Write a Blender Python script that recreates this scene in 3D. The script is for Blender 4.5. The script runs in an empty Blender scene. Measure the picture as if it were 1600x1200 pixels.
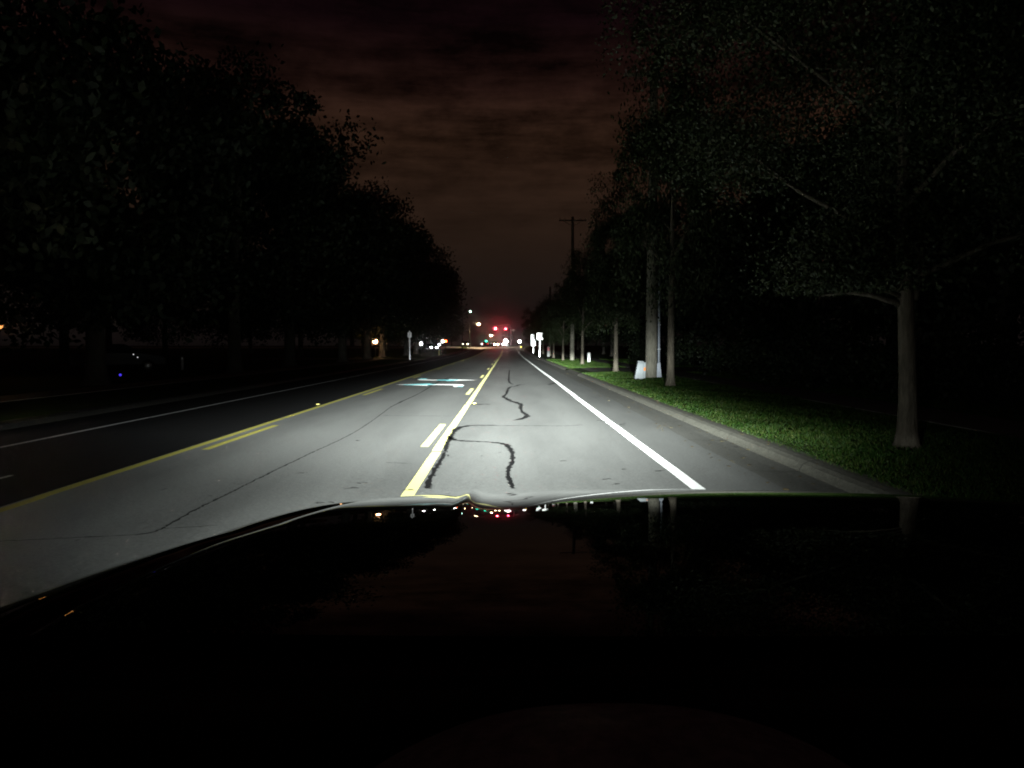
import bpy, bmesh, math, random
import numpy as np
from mathutils import Vector, Matrix

# ------------------------------------------------------------------ camera, sky, exposure
scene = bpy.context.scene
F, CX, CY, VX, VY, CAMH = 1202.0, 800.0, 600.0, 793.0, 540.0, 1.5
PITCH = math.atan((CY - VY) / F)
YAW = math.atan((CX - VX) / F)
cam = bpy.data.cameras.new('camera')
cam.sensor_width = 36.0
cam.lens = 36.0 * F / 1600.0
cam.clip_start, cam.clip_end = 0.05, 4000.0
camo = bpy.data.objects.new('camera', cam)
scene.collection.objects.link(camo)
camo.location = (0, 0, CAMH)
camo.rotation_euler = (math.pi / 2 - PITCH, 0, -YAW)
scene.camera = camo

scene.view_settings.view_transform = 'Standard'
scene.view_settings.look = 'None'
scene.view_settings.exposure = 0.0
scene.view_settings.gamma = 1.0
scene.cycles.use_denoising = True
scene.cycles.denoiser = 'OPENIMAGEDENOISE'
scene.cycles.filter_width = 1.9
scene.cycles.max_bounces = 5
scene.cycles.diffuse_bounces = 2
scene.cycles.glossy_bounces = 3
scene.cycles.transparent_max_bounces = 4
scene.cycles.volume_bounces = 0
scene.cycles.sample_clamp_direct = 0.0
scene.cycles.sample_clamp_indirect = 2.0
scene.cycles.caustics_reflective = False
scene.cycles.caustics_refractive = False
scene.cycles.use_light_tree = True


class NT:
    """small node-tree writer"""
    def __init__(s, tree):
        s.t = tree
        tree.nodes.clear()

    def n(s, kind, **kw):
        nd = s.t.nodes.new(kind)
        for k, v in kw.items():
            setattr(nd, k, v)
        return nd

    def put(s, sock, v):
        if hasattr(v, 'links'):
            s.t.links.new(v, sock)
        elif v is not None:
            sock.default_value = v

    def m(s, op, a, b=None, c=None, clamp=False):
        nd = s.n('ShaderNodeMath', operation=op, use_clamp=clamp)
        s.put(nd.inputs[0], a)
        if b is not None:
            s.put(nd.inputs[1], b)
        if c is not None:
            s.put(nd.inputs[2], c)
        return nd.outputs[0]

    def noise(s, vec, scale, detail=4, rough=0.6):
        nd = s.n('ShaderNodeTexNoise')
        s.put(nd.inputs['Vector'], vec)
        nd.inputs['Scale'].default_value = scale
        nd.inputs['Detail'].default_value = detail
        nd.inputs['Roughness'].default_value = rough
        return nd.outputs['Fac']

    def ramp(s, fac, stops):
        nd = s.n('ShaderNodeValToRGB')
        cr = nd.color_ramp
        while len(cr.elements) < len(stops):
            cr.elements.new(0.5)
        for e, (p, c) in zip(cr.elements, stops):
            e.position = p
            e.color = (*c, 1) if len(c) == 3 else c
        s.put(nd.inputs[0], fac)
        return nd.outputs[0]

    def scalev(s, vec, sc):
        nd = s.n('ShaderNodeMapping')
        s.put(nd.inputs[0], vec)
        nd.inputs['Scale'].default_value = sc
        return nd.outputs[0]

    def mix(s, f, a, b, blend='MIX'):
        nd = s.n('ShaderNodeMix', data_type='RGBA', blend_type=blend)
        s.put(nd.inputs[0], f)
        s.put(nd.inputs[6], a if hasattr(a, 'links') else (*a, 1))
        s.put(nd.inputs[7], b if hasattr(b, 'links') else (*b, 1))
        return nd.outputs[2]


# night sky: dim light-polluted cloud deck, streaky, browner low down, nearly black overhead
world = bpy.data.worlds.new('World')
scene.world = world
world.use_nodes = True
w = NT(world.node_tree)
tc = w.n('ShaderNodeTexCoord')
sep = w.n('ShaderNodeSeparateXYZ')
w.put(sep.inputs[0], tc.outputs['Generated'])
zz = sep.outputs['Z']
streak = w.noise(w.scalev(tc.outputs['Generated'], (3.0, 3.0, 22.0)), 1.6, 6, 0.62)
blotch = w.noise(w.scalev(tc.outputs['Generated'], (1.0, 1.0, 2.2)), 2.6, 3, 0.5)
base = w.ramp(zz, [(0.0, (.0060, .0046, .0046)), (0.06, (.0105, .0074, .0062)), (0.14, (.0195, .0108, .0070)),
                   (0.25, (.0235, .0112, .0066)), (0.31, (.0110, .0046, .0034)), (0.38, (.0038, .0013, .0018)), (0.5, (.0018, .0006, .0009)),
                   (1.0, (.0010, .0004, .0006))])
mott = w.noise(w.scalev(tc.outputs['Generated'], (1, 1, 1.6)), 9.0, 5, 0.7)
k1 = w.m('ADD', w.m('MULTIPLY_ADD', streak, 3.4, -1.2), w.m('MULTIPLY_ADD', mott, 2.4, -.8))
k1 = w.m('MINIMUM', w.m('MAXIMUM', k1, 0.25), 1.5)
k2 = w.m('MAXIMUM', w.m('MULTIPLY_ADD', blotch, 2.6, -0.35), 0.3)
hi = w.m('MULTIPLY_ADD', zz, 4.5, -0.3, clamp=True)
kk = w.m('MULTIPLY_ADD', w.m('SUBTRACT', w.m('MULTIPLY', k1, k2), 1.0), hi, 1.0)
bg = w.n('ShaderNodeBackground')
w.put(bg.inputs[0], base)
w.put(bg.inputs[1], w.m('MULTIPLY', kk, 1.0))
out = w.n('ShaderNodeOutputWorld')
w.put(out.inputs[0], bg.outputs[0])


# the car's two low-beam headlights: measured beam pattern (sharp cut-off, hot spot just under it, wide foreground)
def headlight(x, y, z):
    L = bpy.data.lights.new('headlight_beam', 'SPOT')
    L.spot_size = math.radians(150)
    L.spot_blend = 0.4
    L.shadow_soft_size = 0.05
    L.energy = 4 * math.pi * BEAM_UNIT
    L.color = (0.925, 1.0, 0.955)
    o = bpy.data.objects.new('headlight_beam', L)
    scene.collection.objects.link(o)
    o.location = (x, y, z)
    o.rotation_euler = (math.pi / 2, 0, 0)
    L.use_nodes = True
    t = NT(L.node_tree)
    g = t.n('ShaderNodeNewGeometry')
    sp = t.n('ShaderNodeSeparateXYZ')
    t.put(sp.inputs[0], g.outputs['Incoming'])
    yy = t.m('MAXIMUM', t.m('ABSOLUTE', sp.outputs['Y']), 0.02)
    tx = t.m('MULTIPLY', t.m('DIVIDE', sp.outputs['X'], yy), 57.3 * BEAM_SIGN)
    td = t.m('MULTIPLY', t.m('DIVIDE', sp.outputs['Z'], yy), -57.3 * BEAM_SIGN)     # degrees below the axis

    def gauss(v, sig):
        q = t.m('DIVIDE', v, sig)
        return t.m('EXPONENT', t.m('MULTIPLY', t.m('MULTIPLY', q, q), -1.0))
    tdp = t.m('MAXIMUM', td, 0.0)
    cut = t.n('ShaderNodeMapRange', interpolation_type='SMOOTHSTEP')
    t.put(cut.inputs[0], td)
    cut.inputs[1].default_value, cut.inputs[2].default_value = -0.15, 0.95
    fall = t.m('DIVIDE', K_CORE, t.m('ADD', t.m('POWER', tdp, 2.05), 1.9))
    near = t.n('ShaderNodeMapRange', interpolation_type='SMOOTHSTEP')   # the pool weakens right under the bumper
    t.put(near.inputs[0], td)
    near.inputs[1].default_value, near.inputs[2].default_value = 3.0, 10.0
    near.inputs[3].default_value, near.inputs[4].default_value = 1.0, 0.30
    sig = t.m('MINIMUM', t.m('MAXIMUM', t.m('MULTIPLY_ADD', tdp, 5.0, -1.2), 4.6), 24.0)
    sig = t.m('MAXIMUM', t.m('MULTIPLY', sig, t.m('MULTIPLY_ADD', t.m('GREATER_THAN', tx, 0.3), -0.43, 1.0)), 4.6)     # kerb side is kept narrower
    core = t.m('MULTIPLY', t.m('MULTIPLY', t.m('MULTIPLY', fall, cut.outputs[0]), near.outputs[0]), gauss(t.m('ADD', tx, -0.3), sig))
    up = t.m('MAXIMUM', t.m('MULTIPLY', td, -1.0), 0.0)
    spill = t.m('MULTIPLY', t.m('MULTIPLY', gauss(t.m('ADD', tx, -1.2), 8.0), t.m('MULTIPLY', gauss(up, 2.1), t.m('EXPONENT', t.m('DIVIDE', tdp, -1.5)))), K_SPILL)
    wide = t.m('MULTIPLY', t.m('MULTIPLY', gauss(tx, 30.0), t.m('EXPONENT', t.m('DIVIDE', up, -4.0))), K_WIDE)
    fg = t.n('ShaderNodeMapRange', interpolation_type='SMOOTHSTEP')    # broad foreground light on the driver's side
    t.put(fg.inputs[0], td)
    fg.inputs[1].default_value, fg.inputs[2].default_value = 1.0, 5.0
    side = t.m('MULTIPLY', t.m('MULTIPLY', gauss(t.m('ADD', tx, 28.0), 32.0), fg.outputs[0]), K_SIDE)
    tot = t.m('ADD', t.m('ADD', t.m('ADD', core, spill), wide), side)
    em = t.n('ShaderNodeEmission')
    t.put(em.inputs[1], t.m('DIVIDE', tot, BEAM_UNIT))
    lo = t.n('ShaderNodeOutputLight')
    t.put(lo.inputs[0], em.outputs[0])
    return o


BEAM_SIGN = 1.0
BEAM_UNIT = 8000.0
K_CORE, K_SPILL, K_WIDE, K_SIDE = 228000.0, 5400.0, 38.0, 62.0
CARX = 0.38
for sx in (-0.64, 0.64):
    headlight(CARX + sx, 2.58, 0.92)

rng = np.random.default_rng(7)
random.seed(11)


# ------------------------------------------------------------------ helpers
def zg(y):
    """height of the road's centre line: flat, then a gentle rise to the crossing"""
    y = np.asarray(y, float)
    r = np.where(y < 85, 0, np.where(y < 190, 1e-4 * (np.clip(y, 85, None) - 85) ** 2, 1.1025 + 0.1 * (1 - np.exp(-(np.clip(y, 190, None) - 190) * 0.021 / 0.1))))
    return r if r.ndim else float(r)


def bend(y):
    y = np.asarray(y, float)
    d = np.clip(y - 168, 0, None)
    r = -0.0022 * d * d / (1 + 0.012 * d)
    return r if r.ndim else float(r)


SP, CP, SY_, CY_ = math.sin(PITCH), math.cos(PITCH), math.sin(YAW), math.cos(YAW)


def ray(px, py):
    """direction of a photo pixel, scaled to 1 m forward"""
    d = camo.rotation_euler.to_matrix() @ Vector(((px - CX) / F, -(py - CY) / F, -1))
    return d / d.y


def gp(px, py, z=0.0):
    d = ray(px, py)
    t = (z - CAMH) / d.z
    return d.x * t, t


def at(px, py, y):
    d = ray(px, py) * y
    return (d.x, y, CAMH + d.z)


def obj(name, me, mat=None, parent=None, loc=None):
    o = bpy.data.objects.new(name, me)
    scene.collection.objects.link(o)
    if mat is not None and not me.materials:
        for mm in (mat if isinstance(mat, (list, tuple)) else [mat]):
            me.materials.append(mm)
    if parent is not None:
        o.parent = parent
    if loc is not None:
        o.location = loc
    return o


def empty(name, loc, rz=0.0):
    o = bpy.data.objects.new(name, None)
    o.empty_display_size = 0.2
    scene.collection.objects.link(o)
    o.location = loc
    o.rotation_euler = (0, 0, rz)
    return o


def tag(o, label, cat, group=None, kind=None):
    if label:
        o['label'] = label
    if cat:
        o['category'] = cat
    if group:
        o['group'] = group
    if kind:
        o['kind'] = kind
    return o


def structure(name, me, mat):
    o = obj(name, me, mat)
    o['kind'] = 'structure'
    return o


def mesh(name, verts, faces, smooth=False):
    me = bpy.data.meshes.new(name)
    me.from_pydata([tuple(map(float, v)) for v in verts], [], faces)
    me.update()
    if smooth:
        me.polygons.foreach_set('use_smooth', [True] * len(me.polygons))
    return me


class MB:
    """collects shapes into one mesh"""
    def __init__(s):
        s.v, s.f, s.sm = [], [], []

    def add(s, v, f, smooth=False):
        o = len(s.v)
        s.v += [tuple(map(float, p)) for p in v]
        s.f += [tuple(i + o for i in q) for q in f]
        s.sm += [smooth] * len(f)
        return s

    def box(s, c, size, bevel=0.0, rot=None):
        bm = bmesh.new()
        bmesh.ops.create_cube(bm, size=1.0)
        bmesh.ops.scale(bm, vec=size, verts=bm.verts)
        if bevel:
            bmesh.ops.bevel(bm, geom=bm.edges[:], offset=bevel, segments=2, affect='EDGES', profile=0.5)
        M = Matrix.Translation(c) @ (rot.to_4x4() if rot else Matrix.Identity(4))
        bm.verts.ensure_lookup_table()
        bm.verts.index_update()
        s.add([M @ v.co for v in bm.verts], [[v.index for v in f.verts] for f in bm.faces])
        bm.free()
        return s

    def tube(s, pts, radii, seg=10, cap=True):
        pts = [Vector(p) for p in pts]
        V, Fc = [], []
        prev = None
        for i, p in enumerate(pts):
            d = (pts[min(i + 1, len(pts) - 1)] - pts[max(i - 1, 0)]).normalized()
            if prev is None:
                a = Vector((1, 0, 0)) if abs(d.x) < 0.8 else Vector((0, 1, 0))
                u = (a - d * a.dot(d)).normalized()
            else:
                u = (prev - d * prev.dot(d)).normalized()
            prev = u
            vv = d.cross(u)
            for k in range(seg):
                an = 2 * math.pi * k / seg
                V.append(p + (u * math.cos(an) + vv * math.sin(an)) * radii[i])
        for i in range(len(pts) - 1):
            for k in range(seg):
                a, b = i * seg + k, i * seg + (k + 1) % seg
                Fc.append((a, b, b + seg, a + seg))
        if cap:
            Fc.append(tuple(range(seg - 1, -1, -1)))
            Fc.append(tuple((len(pts) - 1) * seg + k for k in range(seg)))
        return s.add(V, Fc, True)

    def ball(s, c, r, sub=2, scale=(1, 1, 1)):
        bm = bmesh.new()
        bmesh.ops.create_icosphere(bm, subdivisions=sub, radius=r)
        bm.verts.index_update()
        s.add([(c[0] + v.co.x * scale[0], c[1] + v.co.y * scale[1], c[2] + v.co.z * scale[2]) for v in bm.verts],
              [[v.index for v in f.verts] for f in bm.faces], True)
        bm.free()
        return s

    def lathe(s, c, prof, seg=16):
        pts = [(c[0], c[1], c[2] + z) for r, z in prof]
        V, Fc = [], []
        for r, z in prof:
            for k in range(seg):
                an = 2 * math.pi * k / seg
                V.append((c[0] + r * math.cos(an), c[1] + r * math.sin(an), c[2] + z))
        for i in range(len(prof) - 1):
            for k in range(seg):
                a, b = i * seg + k, i * seg + (k + 1) % seg
                Fc.append((a, b, b + seg, a + seg))
        Fc.append(tuple(range(seg - 1, -1, -1)))
        Fc.append(tuple((len(prof) - 1) * seg + k for k in range(seg)))
        return s.add(V, Fc, True)

    def build(s, name, mat, parent=None, loc=None):
        me = mesh(name, s.v, s.f)
        me.polygons.foreach_set('use_smooth', s.sm)
        return obj(name, me, mat, parent, loc)


# ------------------------------------------------------------------ materials
MATS = {}


def pmat(name, col, rough=0.7, metal=0.0, spec=0.4, var=0.12, scale=8.0, bump=0.0, coat=0.0):
    """principled with two-scale procedural variation in colour and roughness"""
    m = bpy.data.materials.new(name)
    m.use_nodes = True
    t = NT(m.node_tree)
    tcn = t.n('ShaderNodeTexCoord')
    f = t.noise(tcn.outputs['Object'], scale, 5, 0.65)
    lo = tuple(c * (1 - 2 * var) for c in col)
    hi_ = tuple(min(1, c * (1 + 2 * var)) for c in col)
    b = t.n('ShaderNodeBsdfPrincipled')
    t.put(b.inputs['Base Color'], t.ramp(f, [(0.25, lo), (0.75, hi_)]))
    t.put(b.inputs['Roughness'], t.m('MULTIPLY_ADD', f, 0.15, rough - 0.07, clamp=True))
    b.inputs['Metallic'].default_value = metal
    b.inputs['Specular IOR Level'].default_value = spec
    b.inputs['Coat Weight'].default_value = coat
    b.inputs['Coat Roughness'].default_value = 0.03
    if bump:
        bn = t.n('ShaderNodeBump')
        bn.inputs['Strength'].default_value = bump
        bn.inputs['Distance'].default_value = 0.02
        t.put(bn.inputs['Height'], t.noise(tcn.outputs['Object'], scale * 5, 4, 0.7))
        t.put(b.inputs['Normal'], bn.outputs[0])
    o = t.n('ShaderNodeOutputMaterial')
    t.put(o.inputs[0], b.outputs[0])
    MATS[name] = m
    return m


def emat(name, col, strength):
    m = bpy.data.materials.new(name)
    m.use_nodes = True
    t = NT(m.node_tree)
    e = t.n('ShaderNodeEmission')
    e.inputs[0].default_value = (*col, 1)
    e.inputs[1].default_value = strength
    o = t.n('ShaderNodeOutputMaterial')
    t.put(o.inputs[0], e.outputs[0])
    m.cycles.emission_sampling = 'NONE'
    return m


def lamp(parent, loc, col, inten, radius, spot=None):
    """the light thrown by a lit fitting: intensity in its main direction, local position in the fitting"""
    L = bpy.data.lights.new('lamp_light', 'SPOT' if spot else 'POINT')
    L.color = col
    L.energy = 4 * math.pi * inten
    L.shadow_soft_size = radius
    o = bpy.data.objects.new('lamp_light', L)
    scene.collection.objects.link(o)
    o.parent = parent
    o.location = loc
    if spot:
        L.spot_size = math.radians(spot[0])
        L.spot_blend = 0.6
        o.rotation_euler = spot[1]
    return o


def pavement(name, col, speck, spec=0.45, rough=0.62, joints=0.0):
    """road surface: fine aggregate, broad wear patches, tyre-track bands, short cracks"""
    m = bpy.data.materials.new(name)
    m.use_nodes = True
    t = NT(m.node_tree)
    g = t.n('ShaderNodeNewGeometry')
    pos = g.outputs['Position']
    fine = t.noise(pos, 36.0, 3, 0.8)
    agg = t.noise(pos, 14.0, 5, 0.7)
    wear = t.noise(t.scalev(pos, (0.9, 0.16, 1)), 1.0, 5, 0.6)
    c = t.ramp(wear, [(0.25, tuple(x * 0.72 for x in col)), (0.5, col), (0.8, tuple(x * 1.18 for x in col))])
    k = t.m('MULTIPLY_ADD', fine, speck * 3.2, 1 - speck * 1.6)
    k = t.m('MULTIPLY', k, t.m('MULTIPLY_ADD', agg, speck * 1.5, 1 - speck * 0.75))
    # oil-darkened lane centre, polished wheel paths
    sp = t.n('ShaderNodeSeparateXYZ')
    t.put(sp.inputs[0], pos)
    xx = t.m('ADD', sp.outputs['X'], t.m('MULTIPLY_ADD', wear, 0.3, -0.15))
    band = t.m('COSINE', t.m('MULTIPLY', t.m('SUBTRACT', xx, 0.5), 2 * math.pi / 1.55))
    k = t.m('MULTIPLY', k, t.m('MULTIPLY_ADD', band, -0.065, 1.0))
    # sparse hairline cracks
    vor = t.n('ShaderNodeTexVoronoi', feature='DISTANCE_TO_EDGE')
    t.put(vor.inputs['Vector'], t.n('ShaderNodeVectorMath', operation='ADD').outputs[0])
    va = vor.inputs['Vector'].links[0].from_node
    t.put(va.inputs[0], t.scalev(pos, (0.34, 0.16, 1)))
    nz = t.n('ShaderNodeTexNoise')
    t.put(nz.inputs['Vector'], pos)
    nz.inputs['Scale'].default_value = 1.7
    nz.inputs['Detail'].default_value = 5
    vs = t.n('ShaderNodeVectorMath', operation='SCALE')
    t.put(vs.inputs[0], nz.outputs['Color'])
    vs.inputs['Scale'].default_value = 0.22
    t.put(va.inputs[1], vs.outputs[0])
    gate = t.m('GREATER_THAN', t.noise(pos, 0.45, 2, 0.5), 0.56)
    crack = t.m('MULTIPLY', t.m('LESS_THAN', vor.outputs['Distance'], 0.0028), gate)
    k = t.m('MULTIPLY', k, t.m('MULTIPLY_ADD', crack, -0.4, 1.0))
    # small dark stains and chips
    spot = t.m('GREATER_THAN', t.noise(t.scalev(pos, (1, 0.45, 1)), 6.5, 2, 0.5), 0.735)
    k = t.m('MULTIPLY', k, t.m('MULTIPLY_ADD', spot, -0.38, 1.0))
    if joints:                                  # formed joints across kerb and gutter
        fr = t.m('FRACT', t.m('DIVIDE', t.m('ADD', sp.outputs['Y'], t.m('MULTIPLY', wear, 0.05)), joints))
        k = t.m('MULTIPLY', k, t.m('MULTIPLY_ADD', t.m('LESS_THAN', fr, 0.009), -0.62, 1.0))
    mul = t.n('ShaderNodeVectorMath', operation='SCALE')
    t.put(mul.inputs[0], c)
    t.put(mul.inputs['Scale'], k)
    b = t.n('ShaderNodeBsdfPrincipled')
    t.put(b.inputs['Base Color'], mul.outputs[0])
    t.put(b.inputs['Roughness'], t.m('MULTIPLY_ADD', agg, 0.16, rough - 0.08))
    b.inputs['Specular IOR Level'].default_value = spec
    bn = t.n('ShaderNodeBump')
    bn.inputs['Strength'].default_value = 0.25
    bn.inputs['Distance'].default_value = 0.006
    t.put(bn.inputs['Height'], fine)
    t.put(b.inputs['Normal'], bn.outputs[0])
    o = t.n('ShaderNodeOutputMaterial')
    t.put(o.inputs[0], b.outputs[0])
    return m


def paint(name, col, worn=0.5, alt=None, bead=0.13):
    """road paint with tyre scuffs and chipped gaps showing the pavement"""
    m = bpy.data.materials.new(name)
    m.use_nodes = True
    t = NT(m.node_tree)
    g = t.n('ShaderNodeNewGeometry')
    pos = g.outputs['Position']
    n1 = t.noise(t.scalev(pos, (9, 2.2, 1)), 2.2, 6, 0.72)
    n2 = t.noise(pos, 0.55, 3, 0.5)
    chip = t.m('ADD', n1, t.m('MULTIPLY_ADD', n2, 0.5, -0.25))
    c = col
    if alt:
        c = t.mix(t.m('GREATER_THAN', t.noise(t.scalev(pos, (1.1, 0.5, 1)), 1.0, 1, 0.4), 0.5), col, alt)
    cc = t.mix(t.m('MULTIPLY_ADD', t.noise(pos, 16, 4, 0.7), 1.2, -0.3, clamp=True), c,
               t.mix(0.75, c, (.9, .9, .9), 'MULTIPLY'))
    b = t.n('ShaderNodeBsdfPrincipled')
    f = t.n('ShaderNodeMapRange')
    t.put(f.inputs[0], chip)
    f.inputs[1].default_value, f.inputs[2].default_value = 0.64 + 0.12 * (1 - worn), 0.72 + 0.12 * (1 - worn)
    t.put(b.inputs['Base Color'], t.mix(f.outputs[0], cc, (.17, .17, .16)))
    b.inputs['Roughness'].default_value = 0.6
    b.inputs['Specular IOR Level'].default_value = 0.4
    cv = t.n('ShaderNodeCombineXYZ')          # glass beads: their raised sides take the light of oncoming lamps
    cv.inputs[1].default_value, cv.inputs[2].default_value = -bead, 1.0
    nv = t.n('ShaderNodeVectorMath', operation='NORMALIZE')
    t.put(nv.inputs[0], cv.outputs[0])
    t.put(b.inputs['Normal'], nv.outputs[0])
    o = t.n('ShaderNodeOutputMaterial')
    t.put(o.inputs[0], b.outputs[0])
    return m


def leafmat(name, a, b_, c_):
    m = bpy.data.materials.new(name)
    m.use_nodes = True
    t = NT(m.node_tree)
    g = t.n('ShaderNodeNewGeometry')
    n1 = t.noise(g.outputs['Position'], 0.9, 3, 0.6)
    r = t.m('ADD', t.m('MULTIPLY', g.outputs['Random Per Island'], 0.6), t.m('MULTIPLY', n1, 0.5))
    b = t.n('ShaderNodeBsdfPrincipled')
    t.put(b.inputs['Base Color'], t.ramp(r, [(0.15, a), (0.5, b_), (0.9, c_)]))
    b.inputs['Roughness'].default_value = 0.6
    b.inputs['Specular IOR Level'].default_value = 0.25
    o = t.n('ShaderNodeOutputMaterial')
    t.put(o.inputs[0], b.outputs[0])
    return m


def barkmat(name, a, b_):
    m = bpy.data.materials.new(name)
    m.use_nodes = True
    t = NT(m.node_tree)
    tcn = t.n('ShaderNodeTexCoord')
    n1 = t.noise(t.scalev(tcn.outputs['Object'], (9, 9, 1.8)), 2.2, 6, 0.72)
    n2 = t.noise(tcn.outputs['Object'], 1.6, 3, 0.5)
    c = t.ramp(t.m('ADD', t.m('MULTIPLY', n1, 0.75), t.m('MULTIPLY', n2, 0.25)), [(0.33, a), (0.62, b_)])
    b = t.n('ShaderNodeBsdfPrincipled')
    t.put(b.inputs['Base Color'], c)
    b.inputs['Roughness'].default_value = 0.9
    b.inputs['Specular IOR Level'].default_value = 0.2
    bn = t.n('ShaderNodeBump')
    bn.inputs['Strength'].default_value = 0.9
    bn.inputs['Distance'].default_value = 0.03
    t.put(bn.inputs['Height'], n1)
    t.put(b.inputs['Normal'], bn.outputs[0])
    o = t.n('ShaderNodeOutputMaterial')
    t.put(o.inputs[0], b.outputs[0])
    return m


def groundmat():
    m = bpy.data.materials.new('lawn_soil')
    m.use_nodes = True
    t = NT(m.node_tree)
    g = t.n('ShaderNodeNewGeometry')
    pos = g.outputs['Position']
    n = t.m('ADD', t.m('MULTIPLY', t.noise(pos, 0.7, 5, 0.65), 0.5), t.m('MULTIPLY', t.noise(pos, 22, 4, 0.7), 0.5))
    b = t.n('ShaderNodeBsdfPrincipled')
    t.put(b.inputs['Base Color'], t.ramp(n, [(0.3, (.016, .030, .008)), (0.5, (.034, .064, .015)), (0.72, (.085, .09, .034))]))
    b.inputs['Roughness'].default_value = 0.95
    b.inputs['Specular IOR Level'].default_value = 0.1
    bn = t.n('ShaderNodeBump')
    bn.inputs['Strength'].default_value = 1.0
    bn.inputs['Distance'].default_value = 0.08
    t.put(bn.inputs['Height'], t.noise(pos, 14, 5, 0.75))
    t.put(b.inputs['Normal'], bn.outputs[0])
    o = t.n('ShaderNodeOutputMaterial')
    t.put(o.inputs[0], b.outputs[0])
    return m


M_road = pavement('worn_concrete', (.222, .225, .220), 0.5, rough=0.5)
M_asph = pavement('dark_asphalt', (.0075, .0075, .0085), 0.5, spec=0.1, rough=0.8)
M_gut = pavement('gutter_concrete', (.185, .184, .168), 0.6, joints=3.05)
M_dark_kerb = pavement('dark_kerb', (.026, .025, .023), 0.5, spec=.1)  # left kerb, one darker tone than the right kerb
M_curb = pavement('kerb_concrete', (.155, .152, .128), 0.7, joints=3.05)
M_walk = pavement('walk_concrete', (.23, .22, .20), 0.35)
M_white = paint('white_road_paint', (.82, .83, .82), 0.66)
M_yellow = paint('yellow_road_paint', (.80, .75, .30), 0.55, bead=.08)
M_white_worn = paint('worn_white_road_paint', (.45, .45, .46), 0.75, bead=.05)
M_yellow_worn = paint('worn_yellow_road_paint', (.44, .40, .08), 0.6, bead=.03)
M_arrow = paint('arrow_thermoplastic', (.84, .85, .84), 0.2, (.22, .62, .66))
M_tar = pmat('crack_sealant', (.010, .010, .011), 0.5, spec=0.3, var=0.25, scale=20)
M_joint = pmat('open_joint', (.038, .038, .037), 0.8, spec=0.2, var=0.3, scale=10)
M_ground = groundmat()
M_blade = leafmat('grass_blade', (.008, .026, .002), (.016, .054, .004), (.062, .080, .017))
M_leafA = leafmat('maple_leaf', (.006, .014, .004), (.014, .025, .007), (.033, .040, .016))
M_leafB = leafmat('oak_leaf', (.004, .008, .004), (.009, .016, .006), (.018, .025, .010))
M_leafC = leafmat('small_tree_leaf', (.030, .036, .010), (.060, .066, .018), (.10, .09, .03))
M_dead = leafmat('fallen_leaf', (.06, .045, .02), (.13, .10, .05), (.22, .19, .11))
M_bark = barkmat('tree_bark', (.042, .036, .028), (.155, .135, .105))
M_bark_dark = barkmat('dark_bark', (.03, .028, .024), (.085, .078, .065))
M_pole = barkmat('weathered_pole_wood', (.11, .105, .088), (.27, .255, .21))
M_galv = pmat('galvanised_steel', (.42, .44, .46), 0.42, 0.7, var=0.1, scale=12)
M_pvc = pmat('grey_conduit_plastic', (.40, .44, .52), 0.5, var=0.08, scale=5)
M_ped = pmat('pedestal_plastic', (.31, .345, .37), 0.55, var=0.08, scale=6, bump=0.05)
M_white_plastic = pmat('white_plastic', (.72, .74, .74), 0.5, var=0.06, scale=6)
M_signwhite = pmat('pale_sign_sheet', (.80, .78, .80), 0.45, 0.25, var=0.05, scale=8)
M_cab = pmat('cabinet_grey_paint', (.20, .20, .20), 0.6, var=0.1, scale=8)
M_orange = pmat('orange_sticker', (.85, .26, .04), 0.5, var=0.08, scale=20)
M_red = pmat('red_reflective_panel', (.55, .03, .05), 0.4, var=0.08, scale=14)
M_blue = emat('blue_reflector_glow', (.08, .05, 1.0), .9)  # reflector colour given its own glow
M_black = pmat('black_metal', (.015, .015, .016), 0.5, var=0.2, scale=6)
M_alu = pmat('bare_sign_aluminium', (.50, .50, .50), 0.55, 0.2, var=0.1, scale=9)
M_print = pmat('faded_sign_print', (.42, .40, .41), 0.6, var=0.2, scale=20)
M_house = pmat('signal_housing', (.03, .03, .028), 0.55, var=0.15, scale=9)
M_lensoff = pmat('unlit_lens', (.03, .02, .01), 0.25, var=0.1, scale=9)
M_tyre = pmat('tyre_rubber', (.02, .02, .02), 0.85, var=0.2, scale=9)
M_rim = pmat('alloy_rim', (.4, .4, .4), 0.35, 0.9, var=0.05, scale=9)
M_cglass = pmat('dark_car_glass', (.01, .012, .014), 0.08, spec=0.6, var=0.1, scale=2)
M_carA = pmat('dark_blue_car_paint', (.02, .025, .05), 0.3, spec=0.5, var=0.05, scale=2, coat=0.6)
M_carB = pmat('grey_car_paint', (.10, .10, .11), 0.3, spec=0.5, var=0.05, scale=2, coat=0.6)
M_carC = pmat('maroon_car_paint', (.06, .01, .012), 0.3, spec=0.5, var=0.05, scale=2, coat=0.6)

M_carpaint = bpy.data.materials.new('black_hood_paint')
M_carpaint.use_nodes = True
_t = NT(M_carpaint.node_tree)
_b = _t.n('ShaderNodeBsdfPrincipled')
_b.inputs['Base Color'].default_value = (.006, .006, .006, 1)
_tc = _t.n('ShaderNodeTexCoord')
_t.put(_b.inputs['Roughness'], _t.m('MULTIPLY_ADD', _t.noise(_tc.outputs['Object'], 5, 5, .7), 0.02, 0.0))
_b.inputs['IOR'].default_value = 1.27
_b.inputs['Specular IOR Level'].default_value = 0.5
_bn = _t.n('ShaderNodeBump')
_bn.inputs['Strength'].default_value = 0.02
_bn.inputs['Distance'].default_value = 0.002
_t.put(_bn.inputs['Height'], _t.noise(_tc.outputs['Object'], 9, 2, .5))
_t.put(_b.inputs['Normal'], _bn.outputs[0])
_o = _t.n('ShaderNodeOutputMaterial')
_t.put(_o.inputs[0], _b.outputs[0])

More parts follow.
